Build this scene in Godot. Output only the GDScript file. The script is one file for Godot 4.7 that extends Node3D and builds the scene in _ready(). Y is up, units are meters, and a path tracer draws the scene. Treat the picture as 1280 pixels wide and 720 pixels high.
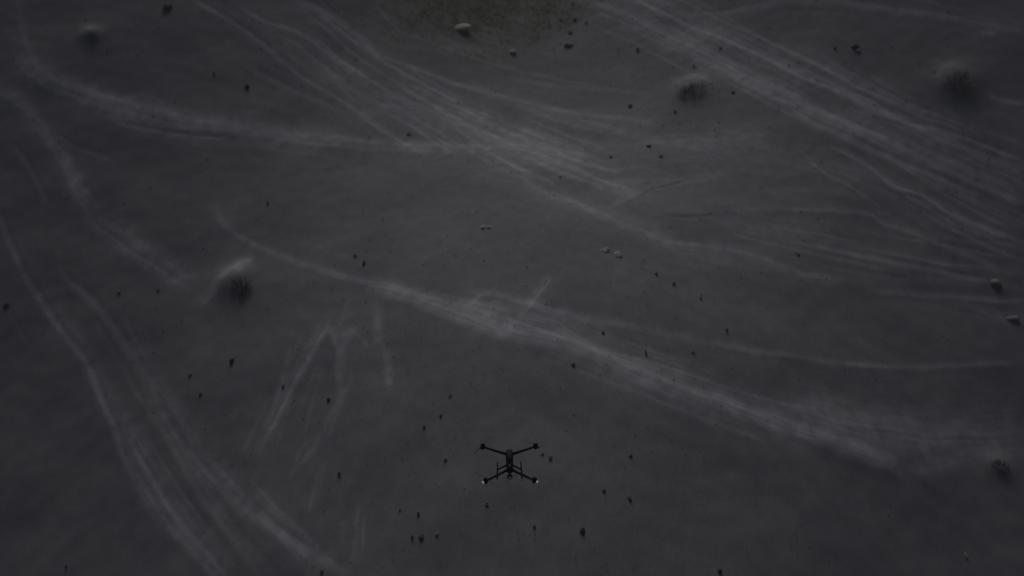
extends Node3D

# A small black drone hovering over grey sand that is crossed by old tyre tracks, at dusk.

const TEX_W := 1664
const TEX_H := 1088
const TEXEL := 0.03125
const X0 := -26.0
const Z0 := -38.0

var taken := {}
var mounds: Array = []
var tone := PackedFloat32Array()      # lighter churned sand, plus painted crest light and rut shade
var relief := PackedFloat32Array()    # ruts and berms in metres
var touched := PackedInt32Array()
var before := PackedFloat32Array()
var mark := PackedFloat32Array()
var wander := FastNoiseLite.new()
var rng := RandomNumberGenerator.new()
var sand: StandardMaterial3D
var track_count := 0


func _ready():
	# camera
	var cam := Camera3D.new()
	cam.name = "camera"
	cam.fov = 36.0
	cam.near = 0.1
	cam.far = 6000.0
	add_child(cam)
	cam.position = Vector3(0, 16, 0)
	cam.rotation_degrees = Vector3(-44, 0, 0)
	cam.current = true
	var lens := CameraAttributesPhysical.new()
	lens.frustum_focal_length = 36.94
	lens.frustum_focus_distance = 12.9
	lens.exposure_aperture = 0.65
	lens.frustum_far = 6000.0
	lens.frustum_near = 0.1
	cam.attributes = lens
	cam.fov = 36.0

	# sky
	var env := Environment.new()
	var sm := ProceduralSkyMaterial.new()
	sm.sky_top_color = Color(0.30, 0.33, 0.40)
	sm.sky_horizon_color = Color(0.44, 0.45, 0.50)
	sm.sky_curve = 0.2
	sm.ground_bottom_color = Color(0.2, 0.2, 0.21)
	sm.ground_horizon_color = Color(0.36, 0.37, 0.40)
	sm.energy_multiplier = 1.0
	var sky := Sky.new()
	sky.sky_material = sm
	env.background_mode = Environment.BG_SKY
	env.sky = sky
	env.background_energy_multiplier = 0.20
	# thin haze added to lift the darks and soften contrast
	env.fog_enabled = true
	env.fog_density = 0.003
	env.fog_light_color = Color(0.62, 0.64, 0.70)
	env.tonemap_mode = Environment.TONE_MAPPER_LINEAR
	env.tonemap_exposure = 0.635
	env.sdfgi_enabled = true
	env.ssao_enabled = true
	env.ssil_enabled = true
	var we := WorldEnvironment.new()
	we.name = "world_environment"
	we.environment = env
	add_child(we)

	# the low, veiled sun beyond the far edge of the frame
	var sun := DirectionalLight3D.new()
	sun.name = "sun"
	sun.light_color = Color(1.0, 0.97, 0.94)
	sun.light_energy = 0.5
	sun.light_angular_distance = 34.0
	sun.shadow_enabled = true
	add_child(sun)
	var elevation := deg_to_rad(26.0)
	sun.look_at_from_position(Vector3.ZERO, Vector3(0.1 * cos(elevation), -sin(elevation), 0.995 * cos(elevation)), Vector3.UP)

	rng.seed = 7
	wander.seed = 11
	wander.noise_type = FastNoiseLite.TYPE_SIMPLEX_SMOOTH
	wander.frequency = 1.0
	wander.fractal_type = FastNoiseLite.FRACTAL_NONE

	lay_tracks()
	build_ground()
	build_cover()
	build_things()
	build_drone(Vector3(-0.034, 5.580, -7.261))


# ---------------------------------------------------------------- helpers

func numbered(called: String) -> String:
	var n: int = taken.get(called, 0)
	taken[called] = n + 1
	return called if n == 0 else "%s_%03d" % [called, n]


func tag(o: Node, label: String, category: String, group := "", kind := ""):
	if label: o.set_meta("label", label)
	if category: o.set_meta("category", category)
	if group: o.set_meta("group", group)
	if kind: o.set_meta("kind", kind)


func base(called: String, at: Vector3) -> Node3D:
	var o := Node3D.new()
	o.name = numbered(called)
	add_child(o, true)
	o.position = at
	return o


func obj(called: String, st: SurfaceTool, m: Material, parent: Node = null) -> MeshInstance3D:
	var o := MeshInstance3D.new()
	o.name = called if parent else numbered(called)
	st.generate_normals()
	o.mesh = st.commit()
	o.material_override = m
	(parent if parent else self).add_child(o, true)
	return o


func begin(smooth := true) -> SurfaceTool:
	var st := SurfaceTool.new()
	st.begin(Mesh.PRIMITIVE_TRIANGLES)
	st.set_smooth_group(0 if smooth else -1)
	return st


func mat(r: float, g: float, b: float, rough := 0.9, metal := 0.0) -> StandardMaterial3D:
	var m := StandardMaterial3D.new()
	m.albedo_color = Color(r, g, b).linear_to_srgb()
	m.roughness = rough
	m.metallic = metal
	return m


func quad(st: SurfaceTool, a: Vector3, b: Vector3, c: Vector3, d: Vector3):
	for p in [a, b, c, a, c, d]:
		st.add_vertex(p)


func loft(st: SurfaceTool, rings: Array, close := true):
	# rings of equal length; each ring runs round the shape
	for i in rings.size() - 1:
		var p: PackedVector3Array = rings[i]
		var q: PackedVector3Array = rings[i + 1]
		var n := p.size()
		for k in n:
			quad(st, p[k], q[k], q[(k + 1) % n], p[(k + 1) % n])
	if close:
		for e in [0, rings.size() - 1]:
			var r: PackedVector3Array = rings[e]
			var mid := Vector3.ZERO
			for p in r: mid += p / r.size()
			for k in r.size():
				if e == 0:
					for p in [mid, r[k], r[(k + 1) % r.size()]]: st.add_vertex(p)
				else:
					for p in [mid, r[(k + 1) % r.size()], r[k]]: st.add_vertex(p)


func tube(st: SurfaceTool, a: Vector3, b: Vector3, ra: float, rb: float, sides := 8):
	var d := (b - a).normalized()
	var s := d.cross(Vector3.UP if absf(d.y) < 0.9 else Vector3.RIGHT).normalized()
	var t := d.cross(s)
	var rings := []
	for e in [[a, ra], [b, rb]]:
		var ring := PackedVector3Array()
		for k in sides:
			var w := TAU * k / sides
			ring.append(e[0] + (s * cos(w) + t * sin(w)) * float(e[1]))
		rings.append(ring)
	loft(st, rings)


func lathe(st: SurfaceTool, at: Vector3, profile: Array, sides := 16):
	# profile of [radius, height], bottom to top
	var rings := []
	for p in profile:
		var ring := PackedVector3Array()
		for k in sides:
			var w := -TAU * k / sides
			ring.append(at + Vector3(cos(w) * p[0], p[1], sin(w) * p[0]))
		rings.append(ring)
	loft(st, rings)


func hull(st: SurfaceTool, sections: Array):
	# sections along z: [z, half width, bottom, top, rounding]
	var rings := []
	for s in sections:
		var ring := PackedVector3Array()
		var hw: float = s[1]; var lo: float = s[2]; var hi: float = s[3]; var r: float = s[4]
		for c in [[hw - r, hi - r, 0.0], [-hw + r, hi - r, PI / 2], [-hw + r, lo + r, PI], [hw - r, lo + r, PI * 1.5]]:
			for k in 4:
				var w: float = c[2] + PI / 2 * k / 3.0
				ring.append(Vector3(c[0] + cos(w) * r, c[1] + sin(w) * r, s[0]))
		rings.append(ring)
	loft(st, rings)


# ---------------------------------------------------------------- ground

func invented_hill(x: float, z: float) -> float:
	var u := z
	var v := x - 1.0
	var h := 0.56 * 11.0 * tanh((u - (-21.5)) / 11.0) * exp(-(v / 9.0) * (v / 9.0)) - 0.32 * 30.0 * tanh((u - (-21.5)) / 30.0)  # broad slopes invented so the middle catches sun and the corners darken
	for m in mounds:
		var d: float = ((x - m[0]) * (x - m[0]) + (z - m[1]) * (z - m[1])) / (m[2] * m[2])
		if d < 9.0:
			h += m[3] * exp(-d)
	return h


func sampled(f: PackedFloat32Array, x: float, z: float) -> float:
	var u := (x - X0) / TEXEL - 0.5
	var v := (z - Z0) / TEXEL - 0.5
	if u < 1.0 or v < 1.0 or u > TEX_W - 3.0 or v > TEX_H - 3.0:
		return 0.0
	var i := int(u); var j := int(v)
	var a := u - i; var b := v - j
	var k := j * TEX_W + i
	return lerpf(lerpf(f[k], f[k + 1], a), lerpf(f[k + TEX_W], f[k + TEX_W + 1], a), b)


func ground(x: float, z: float) -> float:
	return invented_hill(x, z) + sampled(relief, x, z) + uneven(x, z)


func uneven(x: float, z: float) -> float:
	return 0.04 * wander.get_noise_2d(x * 0.35, z * 0.35) + 0.008 * wander.get_noise_2d(x * 1.3 + 40.0, z * 1.3)


func track(flat: Array, width: float, strength: float, lift: float):
	track_count += 1
	var c := Curve3D.new()
	var n := flat.size() / 2
	for i in n:
		var p := Vector3(flat[i * 2], 0, flat[i * 2 + 1])
		var a := Vector3(flat[maxi(i - 1, 0) * 2], 0, flat[maxi(i - 1, 0) * 2 + 1])
		var b := Vector3(flat[mini(i + 1, n - 1) * 2], 0, flat[mini(i + 1, n - 1) * 2 + 1])
		var t := (b - a).normalized()
		var near := minf(p.distance_to(a) if i > 0 else 1e9, p.distance_to(b) if i < n - 1 else 1e9)
		c.add_point(p, -t * near * 0.3, t * near * 0.3)
	c.bake_interval = 0.1
	var length := c.get_baked_length()
	var steps := int(length / (TEXEL * 0.75)) + 1
	var half := width * 0.5
	var reach := half * 1.9
	var across := int(reach * 2.0 / (TEXEL * 0.75)) + 2
	var own := track_count * 17.3
	# the fine lines that one wheel or one drag leaves side by side
	var lanes := PackedFloat32Array()
	var humps := PackedFloat32Array()
	for j in across:
		var e := (float(j) / (across - 1) * 2.0 - 1.0) * reach / half
		var w := exp(-pow(absf(e) / 0.78, 2.6))
		var line := 0.72 + 0.45 * wander.get_noise_2d(e * half * 9.0 + own, own) + 0.25 * wander.get_noise_2d(e * half * 22.0 + own, own + 9.0)
		lanes.append(w * line)
		if lift > 0.0:
			humps.append(lift * exp(-e * e / 0.55) * (0.85 + 0.3 * wander.get_noise_2d(e * half * 6.0, own)))
		else:
			humps.append(lift * (1.0 - e * e * 1.5) * exp(-e * e * 1.1) * 1.2)
	var last := c.sample_baked(0.0)
	var tangent := (c.sample_baked(0.3) - last).normalized()
	for s in steps + 1:
		var along := length * s / steps
		var p := c.sample_baked(along)
		if p.distance_squared_to(last) > 1e-8:
			tangent = tangent.lerp((p - last).normalized(), 0.3).normalized()
		last = p
		var ends := smoothstep(0.0, minf(1.0, length * 0.22), along) * smoothstep(0.0, minf(1.0, length * 0.22), length - along)
		var patchy := (0.82 + 0.5 * wander.get_noise_2d(along * 0.45, own) + 0.22 * wander.get_noise_2d(along * 2.2, own + 31.0)) * ends
		var swing := half * 0.1 * wander.get_noise_2d(along * 0.6, own + 70.0)
		var nx := -tangent.z
		var nz := tangent.x
		var squeeze := 1.0 + 0.15 * wander.get_noise_2d(along * 0.5, own + 50.0)
		for j in across:
			var off := (float(j) / (across - 1) * 2.0 - 1.0) * reach * squeeze + swing
			var i := int((p.x + nx * off - X0) / TEXEL)
			var k := int((p.z + nz * off - Z0) / TEXEL)
			if i < 0 or k < 0 or i >= TEX_W or k >= TEX_H:
				continue
			var at := k * TEX_W + i
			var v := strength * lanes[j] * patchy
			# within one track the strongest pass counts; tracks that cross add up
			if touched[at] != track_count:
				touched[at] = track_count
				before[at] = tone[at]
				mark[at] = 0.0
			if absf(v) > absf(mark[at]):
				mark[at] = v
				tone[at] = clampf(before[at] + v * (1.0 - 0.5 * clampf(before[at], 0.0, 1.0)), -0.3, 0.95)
			var h := humps[j] * ends
			if absf(h) > absf(relief[at]):
				relief[at] = h


func soften(f: PackedFloat32Array, by: int) -> PackedFloat32Array:
	var im := Image.create_from_data(TEX_W, TEX_H, false, Image.FORMAT_RF, f.to_byte_array())
	im.resize(TEX_W / by, TEX_H / by, Image.INTERPOLATE_BILINEAR)
	im.resize(TEX_W, TEX_H, Image.INTERPOLATE_CUBIC)
	return im.get_data().to_float32_array()


func lay_tracks():
	tone.resize(TEX_W * TEX_H)
	relief.resize(TEX_W * TEX_H)
	touched.resize(TEX_W * TEX_H)
	before.resize(TEX_W * TEX_H)
	mark.resize(TEX_W * TEX_H)
	mounds.append([-7.54, -17.31, 0.50, 0.20])
	mounds.append([14.33, -25.16, 0.75, 0.19])
	mounds.append([6.18, -26.72, 0.75, 0.17])
	mounds.append([-13.99, -27.04, 0.35, 0.14])
	mounds.append([11.70, -12.33, 0.35, 0.08])
	track([-17.22, -29.57, -16.59, -27.92, -15.97, -26.54, -15.11, -25.46, -13.90, -24.73, -12.72, -24.50, -11.47, -24.49, -10.38, -23.83], 0.62, 0.13, 0.000)
	track([-17.22, -29.57, -16.59, -27.92, -15.97, -26.54, -15.11, -25.46, -13.90, -24.73, -12.72, -24.50, -11.47, -24.49, -10.38, -23.83], 0.24, 0.39, 0.013)
	track([-16.01, -26.03, -15.15, -25.13, -13.47, -24.49, -11.85, -23.99, -10.02, -23.52, -7.77, -23.37, -5.02, -23.13, -2.02, -23.22, 0.00, -23.28], 1.11, 0.66, 0.029)
	track([-11.44, -24.35, -10.26, -23.70, -8.53, -23.44, -6.53, -23.28], 0.76, 0.12, 0.000)
	track([-11.44, -24.35, -10.26, -23.70, -8.53, -23.44, -6.53, -23.28], 0.30, 0.38, 0.008)
	track([-17.12, -27.73, -16.61, -27.04, -15.86, -25.87, -15.21, -24.90], 0.65, 0.22, 0.000)
	track([-17.20, -25.18, -16.28, -24.65, -15.51, -24.16, -14.78, -23.43, -14.13, -22.65, -13.43, -21.86, -12.75, -20.70, -12.13, -19.98], 0.43, 0.75, 0.008)
	track([-14.33, -23.20, -13.48, -22.60, -12.66, -22.25, -11.80, -21.90], 0.33, 0.12, 0.000)
	track([-14.33, -23.20, -13.48, -22.60, -12.66, -22.25, -11.80, -21.90], 0.10, 0.38, -0.008)
	track([-14.71, -22.65, -13.75, -22.24, -12.84, -22.01, -11.53, -21.57], 0.13, 0.18, 0.000)
	track([-15.50, -22.82, -14.61, -21.85, -13.94, -20.91, -13.57, -20.23], 0.57, 0.11, 0.000)
	track([-15.50, -22.82, -14.61, -21.85, -13.94, -20.91, -13.57, -20.23], 0.22, 0.33, -0.008)
	track([-15.71, -21.08, -14.92, -20.04, -14.17, -18.91, -13.51, -18.00, -12.31, -16.58, -11.21, -15.45, -10.29, -14.12, -9.56, -13.03, -8.64, -11.79, -7.82, -10.77, -6.65, -9.63, -5.69, -8.66], 0.64, 0.16, 0.000)
	track([-15.71, -21.08, -14.92, -20.04, -14.17, -18.91, -13.51, -18.00, -12.31, -16.58, -11.21, -15.45, -10.29, -14.12, -9.56, -13.03, -8.64, -11.79, -7.82, -10.77, -6.65, -9.63, -5.69, -8.66], 0.25, 0.48, -0.011)
	track([-9.90, -13.32, -9.06, -12.10, -8.17, -10.93, -7.64, -10.32], 0.32, 0.12, 0.000)
	track([-9.90, -13.32, -9.06, -12.10, -8.17, -10.93, -7.64, -10.32], 0.10, 0.38, -0.008)
	track([-9.33, -12.95, -8.46, -11.91, -7.74, -10.99, -6.86, -10.07, -5.94, -9.13, -5.50, -8.62], 0.45, 0.16, 0.000)
	track([-9.33, -12.95, -8.46, -11.91, -7.74, -10.99, -6.86, -10.07, -5.94, -9.13, -5.50, -8.62], 0.18, 0.48, -0.013)
	track([-12.90, -18.66, -12.36, -17.96, -11.32, -17.08, -10.38, -16.08, -9.23, -14.62, -8.53, -13.56, -7.93, -12.74, -7.19, -11.90, -6.23, -10.91, -5.19, -10.02, -3.81, -8.98, -2.89, -8.27], 0.28, 0.38, -0.011)
	track([-9.47, -14.71, -8.76, -13.61, -8.11, -12.72, -7.38, -11.67, -6.43, -10.51, -5.44, -9.39, -4.68, -8.51], 0.27, 0.39, -0.008)
	track([-8.24, -12.80, -7.51, -11.98, -6.77, -11.14, -5.77, -9.93, -4.94, -8.97, -4.59, -8.49], 0.15, 0.30, -0.008)
	track([-5.90, -11.30, -5.07, -10.38, -4.20, -9.51, -3.59, -8.86, -3.06, -8.31], 0.56, 0.14, 0.000)
	track([-5.90, -11.30, -5.07, -10.38, -4.20, -9.51, -3.59, -8.86, -3.06, -8.31], 0.22, 0.42, -0.008)
	track([-7.28, -12.28, -5.95, -10.79, -4.79, -9.64, -4.15, -8.95, -3.64, -8.35], 0.25, 0.35, 0.000)
	track([-13.95, -17.20, -13.42, -16.58, -12.80, -15.84], 0.10, 0.27, -0.004)
	track([-4.38, -15.56, -4.62, -14.83, -4.88, -14.05, -5.17, -13.39, -5.38, -12.66, -5.63, -12.12, -5.79, -11.55], 0.64, 0.17, 0.000)
	track([-4.38, -15.56, -4.62, -14.83, -4.88, -14.05, -5.17, -13.39, -5.38, -12.66, -5.63, -12.12, -5.79, -11.55], 0.25, 0.51, -0.013)
	track([-3.68, -15.09, -3.98, -14.39, -4.02, -13.66, -3.87, -12.84, -4.08, -12.31, -4.30, -11.65, -4.61, -11.22, -4.81, -10.75], 0.66, 0.16, 0.000)
	track([-3.68, -15.09, -3.98, -14.39, -4.02, -13.66, -3.87, -12.84, -4.08, -12.31, -4.30, -11.65, -4.61, -11.22, -4.81, -10.75], 0.26, 0.48, -0.013)
	track([-4.47, -15.07, -4.24, -14.49, -4.04, -13.93], 0.41, 0.12, 0.000)
	track([-4.47, -15.07, -4.24, -14.49, -4.04, -13.93], 0.16, 0.38, -0.004)
	track([-3.40, -15.87, -3.25, -14.87, -3.11, -13.99], 0.50, 0.17, 0.000)
	track([-3.40, -15.87, -3.25, -14.87, -3.11, -13.99], 0.20, 0.51, -0.008)
	track([-2.94, -14.05, -2.80, -13.23, -2.72, -12.59], 0.53, 0.17, 0.000)
	track([-2.94, -14.05, -2.80, -13.23, -2.72, -12.59], 0.21, 0.51, -0.008)
	track([-4.09, -16.09, -4.16, -15.39, -4.15, -14.85], 0.11, 0.27, 0.000)
	track([-4.09, -11.14, -4.16, -10.41, -4.19, -9.88], 0.31, 0.13, 0.000)
	track([-4.09, -11.14, -4.16, -10.41, -4.19, -9.88], 0.10, 0.39, -0.004)
	track([-3.96, -11.20, -4.06, -10.44], 0.08, 0.27, 0.000)
	track([-3.14, -9.97, -3.09, -9.28, -3.08, -8.62], 0.33, 0.15, 0.000)
	track([-3.14, -9.97, -3.09, -9.28, -3.08, -8.62], 0.10, 0.45, -0.004)
	track([-3.40, -9.68, -3.36, -9.01], 0.28, 0.11, 0.000)
	track([-3.40, -9.68, -3.36, -9.01], 0.09, 0.33, 0.000)
	track([-2.97, -9.67, -2.91, -8.83], 0.27, 0.11, 0.000)
	track([-2.97, -9.67, -2.91, -8.83], 0.08, 0.33, 0.000)
	track([-4.58, -11.87, -4.74, -11.22, -4.86, -10.72], 0.11, 0.30, 0.000)
	track([-0.98, -8.77, -0.98, -8.26], 0.08, 0.22, 0.000)
	track([-8.85, -20.44, -8.14, -19.30, -7.09, -18.46, -5.81, -17.62, -4.30, -16.68, -3.18, -16.05, -1.94, -15.27], 0.63, 0.17, 0.000)
	track([-8.85, -20.44, -8.14, -19.30, -7.09, -18.46, -5.81, -17.62, -4.30, -16.68, -3.18, -16.05, -1.94, -15.27], 0.25, 0.51, 0.013)
	track([-6.25, -18.84, -5.21, -18.07, -4.23, -17.36, -3.51, -16.76], 0.29, 0.21, 0.000)
	track([-3.78, -16.39, -2.65, -15.50, -1.51, -14.67, -0.37, -13.91, 0.90, -13.46, 1.81, -13.12, 2.80, -12.62, 3.65, -12.30, 4.63, -12.15, 5.63, -11.97, 6.77, -11.88, 7.92, -11.70, 9.15, -11.66], 0.75, 0.75, 0.050)
	track([8.71, -11.59, 10.12, -12.07, 11.31, -12.57, 12.82, -13.08], 0.48, 0.26, 0.008)
	track([-1.55, -15.25, -0.28, -14.58, 0.92, -14.12, 1.48, -13.60, 2.17, -13.18, 3.41, -12.91, 4.29, -12.69, 5.02, -12.58, 6.18, -12.57, 7.84, -12.74], 0.72, 0.14, 0.000)
	track([-1.55, -15.25, -0.28, -14.58, 0.92, -14.12, 1.48, -13.60, 2.17, -13.18, 3.41, -12.91, 4.29, -12.69, 5.02, -12.58, 6.18, -12.57, 7.84, -12.74], 0.28, 0.42, 0.008)
	track([-2.77, -15.71, -1.54, -15.07, 0.00, -14.27], 0.66, 0.11, 0.000)
	track([-2.77, -15.71, -1.54, -15.07, 0.00, -14.27], 0.26, 0.33, 0.008)
	track([5.75, -12.58, 7.51, -12.44, 9.68, -12.68, 12.92, -13.36], 1.17, 0.48, 0.017)
	track([1.76, -12.88, 2.76, -12.30, 3.79, -12.00, 4.86, -11.92], 0.90, 0.12, 0.000)
	track([1.76, -12.88, 2.76, -12.30, 3.79, -12.00, 4.86, -11.92], 0.35, 0.36, 0.013)
	track([-1.67, -15.70, -0.38, -15.18, 0.79, -14.60, 1.94, -14.21, 2.95, -14.07, 4.07, -13.90, 5.05, -13.98, 6.10, -14.00], 0.62, 0.12, 0.000)
	track([-1.67, -15.70, -0.38, -15.18, 0.79, -14.60, 1.94, -14.21, 2.95, -14.07, 4.07, -13.90, 5.05, -13.98, 6.10, -14.00], 0.24, 0.36, 0.008)
	track([4.55, -13.90, 6.10, -14.00, 7.76, -14.18, 9.58, -14.50, 11.46, -14.89, 13.59, -15.30], 0.61, 0.14, 0.000)
	track([4.55, -13.90, 6.10, -14.00, 7.76, -14.18, 9.58, -14.50, 11.46, -14.89, 13.59, -15.30], 0.24, 0.42, 0.013)
	track([0.09, -14.92, 1.11, -14.31, 2.20, -13.97], 0.14, 0.24, 0.000)
	track([-0.66, -15.34, -0.92, -15.02, -1.17, -14.68], 0.49, 0.15, 0.000)
	track([-0.66, -15.34, -0.92, -15.02, -1.17, -14.68], 0.15, 0.45, -0.008)
	track([1.00, -15.96, 0.51, -14.93, 0.04, -14.22, -0.33, -13.72], 0.43, 0.13, 0.000)
	track([1.00, -15.96, 0.51, -14.93, 0.04, -14.22, -0.33, -13.72], 0.13, 0.39, -0.008)
	track([0.00, -14.36, -0.40, -13.63], 0.11, 0.30, 0.000)
	track([2.50, -24.51, 2.15, -23.52, 1.94, -22.65], 0.64, 0.12, 0.000)
	track([2.50, -24.51, 2.15, -23.52, 1.94, -22.65], 0.25, 0.36, -0.008)
	track([1.10, -18.97, 0.90, -18.29, 0.76, -17.70], 0.12, 0.24, 0.000)
	track([1.94, -13.43, 1.82, -12.24], 0.09, 0.21, 0.000)
	track([3.16, -13.72, 2.99, -13.12], 0.08, 0.24, 0.000)
	track([1.71, -36.38, 3.05, -34.67, 4.50, -32.75, 5.77, -30.55, 6.92, -28.55, 7.93, -26.84, 8.99, -25.32, 10.34, -23.68, 11.62, -22.66, 12.41, -21.98, 13.41, -21.24, 14.43, -20.66, 15.38, -20.07], 1.12, 0.21, 0.000)
	track([1.71, -36.38, 3.05, -34.67, 4.50, -32.75, 5.77, -30.55, 6.92, -28.55, 7.93, -26.84, 8.99, -25.32, 10.34, -23.68, 11.62, -22.66, 12.41, -21.98, 13.41, -21.24, 14.43, -20.66, 15.38, -20.07], 0.44, 0.63, 0.021)
	track([6.35, -28.76, 7.65, -26.71, 8.98, -24.86, 10.51, -23.33, 11.92, -22.12], 0.67, 0.44, 0.013)
	track([4.04, -35.94, 5.18, -33.45, 6.66, -30.79, 8.03, -28.76, 8.89, -27.52, 9.88, -25.97, 11.41, -24.87, 12.36, -23.69, 13.68, -23.09, 15.82, -21.85], 0.86, 0.13, 0.000)
	track([4.04, -35.94, 5.18, -33.45, 6.66, -30.79, 8.03, -28.76, 8.89, -27.52, 9.88, -25.97, 11.41, -24.87, 12.36, -23.69, 13.68, -23.09, 15.82, -21.85], 0.34, 0.39, -0.013)
	track([8.82, -27.41, 9.68, -26.23, 10.95, -25.06, 11.96, -24.08, 13.00, -23.28, 13.84, -22.80], 0.77, 0.18, 0.000)
	track([8.82, -27.41, 9.68, -26.23, 10.95, -25.06, 11.96, -24.08, 13.00, -23.28, 13.84, -22.80], 0.30, 0.54, -0.013)
	track([10.27, -27.52, 11.17, -26.05, 11.97, -25.15, 12.92, -24.13, 13.75, -23.54], 0.74, 0.16, 0.000)
	track([10.27, -27.52, 11.17, -26.05, 11.97, -25.15, 12.92, -24.13, 13.75, -23.54], 0.29, 0.48, -0.013)
	track([8.47, -26.23, 9.63, -24.76, 10.63, -23.65, 11.67, -22.86, 12.57, -22.29], 1.00, 0.17, 0.000)
	track([8.47, -26.23, 9.63, -24.76, 10.63, -23.65, 11.67, -22.86, 12.57, -22.29], 0.39, 0.51, 0.013)
	track([11.71, -25.87, 12.30, -25.18, 13.01, -24.49], 0.33, 0.30, -0.008)
	track([5.03, -32.53, 6.28, -30.50, 7.50, -28.25, 8.44, -26.78], 0.76, 0.11, 0.000)
	track([5.03, -32.53, 6.28, -30.50, 7.50, -28.25, 8.44, -26.78], 0.30, 0.33, -0.008)
	track([6.04, -30.88, 7.27, -29.48, 8.51, -28.71], 0.24, 0.30, 0.000)
	track([7.52, -30.25, 8.52, -28.80, 9.45, -27.30], 0.20, 0.30, -0.008)
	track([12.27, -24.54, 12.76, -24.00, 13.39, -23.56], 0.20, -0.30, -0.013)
	track([11.39, -22.13, 12.29, -21.54, 13.15, -20.90, 13.98, -20.48, 14.89, -20.00], 0.37, -0.18, -0.008)  # shade in the rut, painted as a darker line
	track([15.00, -24.53, 15.72, -24.22, 16.61, -24.03], 0.85, 0.14, 0.000)
	track([15.00, -24.53, 15.72, -24.22, 16.61, -24.03], 0.33, 0.42, 0.008)
	track([6.10, -31.38, 6.87, -31.13, 7.86, -30.69, 9.05, -30.41, 10.34, -30.03, 11.80, -29.31, 13.20, -28.52, 14.45, -28.02, 15.86, -27.44, 17.46, -26.84], 1.07, 0.17, 0.000)
	track([6.10, -31.38, 6.87, -31.13, 7.86, -30.69, 9.05, -30.41, 10.34, -30.03, 11.80, -29.31, 13.20, -28.52, 14.45, -28.02, 15.86, -27.44, 17.46, -26.84], 0.42, 0.51, 0.013)
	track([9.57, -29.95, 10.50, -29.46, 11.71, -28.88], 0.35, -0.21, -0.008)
	track([9.17, -29.78, 9.96, -29.39], 0.16, 0.30, 0.000)
	track([14.80, -28.61, 15.92, -27.84, 17.38, -27.44], 0.19, 0.21, 0.000)
	track([15.60, -27.25, 16.10, -26.99], 0.70, 0.17, 0.000)
	track([15.60, -27.25, 16.10, -26.99], 0.22, 0.51, 0.004)
	track([13.65, -29.33, 14.78, -28.50, 16.02, -28.20], 0.19, 0.24, 0.000)
	track([-11.66, -29.82, -10.81, -29.14, -9.64, -28.49, -8.45, -27.67, -7.24, -26.59, -5.81, -25.67, -4.67, -24.81, -3.58, -23.74, -2.75, -22.91], 0.94, 0.12, 0.000)
	track([-11.66, -29.82, -10.81, -29.14, -9.64, -28.49, -8.45, -27.67, -7.24, -26.59, -5.81, -25.67, -4.67, -24.81, -3.58, -23.74, -2.75, -22.91], 0.37, 0.36, -0.011)
	track([-9.86, -29.50, -8.69, -28.86, -7.72, -28.78, -7.09, -28.52, -6.55, -28.12, -6.03, -27.80, -4.73, -27.21], 0.94, 0.15, 0.000)
	track([-9.86, -29.50, -8.69, -28.86, -7.72, -28.78, -7.09, -28.52, -6.55, -28.12, -6.03, -27.80, -4.73, -27.21], 0.37, 0.45, -0.008)
	track([-8.34, -30.12, -6.98, -30.17, -5.79, -29.48, -5.12, -28.86, -4.53, -28.50, -3.40, -28.39, -2.24, -28.07, -1.38, -27.85, 0.06, -27.31, 1.73, -26.49, 3.57, -25.52, 4.99, -24.63], 1.34, 0.18, 0.000)
	track([-8.34, -30.12, -6.98, -30.17, -5.79, -29.48, -5.12, -28.86, -4.53, -28.50, -3.40, -28.39, -2.24, -28.07, -1.38, -27.85, 0.06, -27.31, 1.73, -26.49, 3.57, -25.52, 4.99, -24.63], 0.52, 0.54, 0.017)
	track([-5.65, -32.21, -4.83, -31.21, -4.14, -30.59, -2.96, -30.48, -1.76, -30.23, 0.06, -29.70, 1.84, -28.97, 3.50, -27.81, 5.13, -26.73], 0.32, 0.27, 0.008)
	track([-9.11, -26.66, -7.56, -25.85, -6.26, -25.21, -5.19, -24.86], 0.49, 0.24, -0.008)
	track([-6.85, -27.17, -5.83, -26.41, -5.06, -25.48], 0.95, 0.11, 0.000)
	track([-6.85, -27.17, -5.83, -26.41, -5.06, -25.48], 0.37, 0.33, -0.008)
	track([-5.13, -24.98, -4.07, -24.01, -2.97, -23.10, -2.36, -22.63], 0.78, 0.18, 0.000)
	track([-5.13, -24.98, -4.07, -24.01, -2.97, -23.10, -2.36, -22.63], 0.24, 0.54, -0.013)
	track([-3.58, -25.02, -2.52, -23.77, -1.44, -22.52], 0.76, 0.18, 0.000)
	track([-3.58, -25.02, -2.52, -23.77, -1.44, -22.52], 0.24, 0.54, -0.013)
	track([-4.21, -27.45, -2.98, -26.49, -1.76, -25.53, -0.74, -24.61, 0.31, -23.42, 1.52, -22.17, 2.66, -21.17, 3.74, -20.33], 1.22, 0.16, 0.000)
	track([-4.21, -27.45, -2.98, -26.49, -1.76, -25.53, -0.74, -24.61, 0.31, -23.42, 1.52, -22.17, 2.66, -21.17, 3.74, -20.33], 0.48, 0.48, -0.013)
	track([-2.68, -27.36, -1.32, -26.01, 0.05, -24.57, 1.32, -23.17, 2.49, -22.09, 3.48, -21.51], 0.95, 0.13, 0.000)
	track([-2.68, -27.36, -1.32, -26.01, 0.05, -24.57, 1.32, -23.17, 2.49, -22.09, 3.48, -21.51], 0.30, 0.39, -0.011)
	track([-2.15, -25.31, -0.98, -23.64, 0.05, -22.16, 0.66, -21.16], 0.88, 0.20, 0.000)
	track([-2.15, -25.31, -0.98, -23.64, 0.05, -22.16, 0.66, -21.16], 0.34, 0.60, -0.015)
	track([-4.65, -26.53, -3.43, -25.39, -2.30, -24.33, -0.95, -22.73, 0.05, -21.51, 1.15, -20.22], 0.80, 0.14, 0.000)
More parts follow.
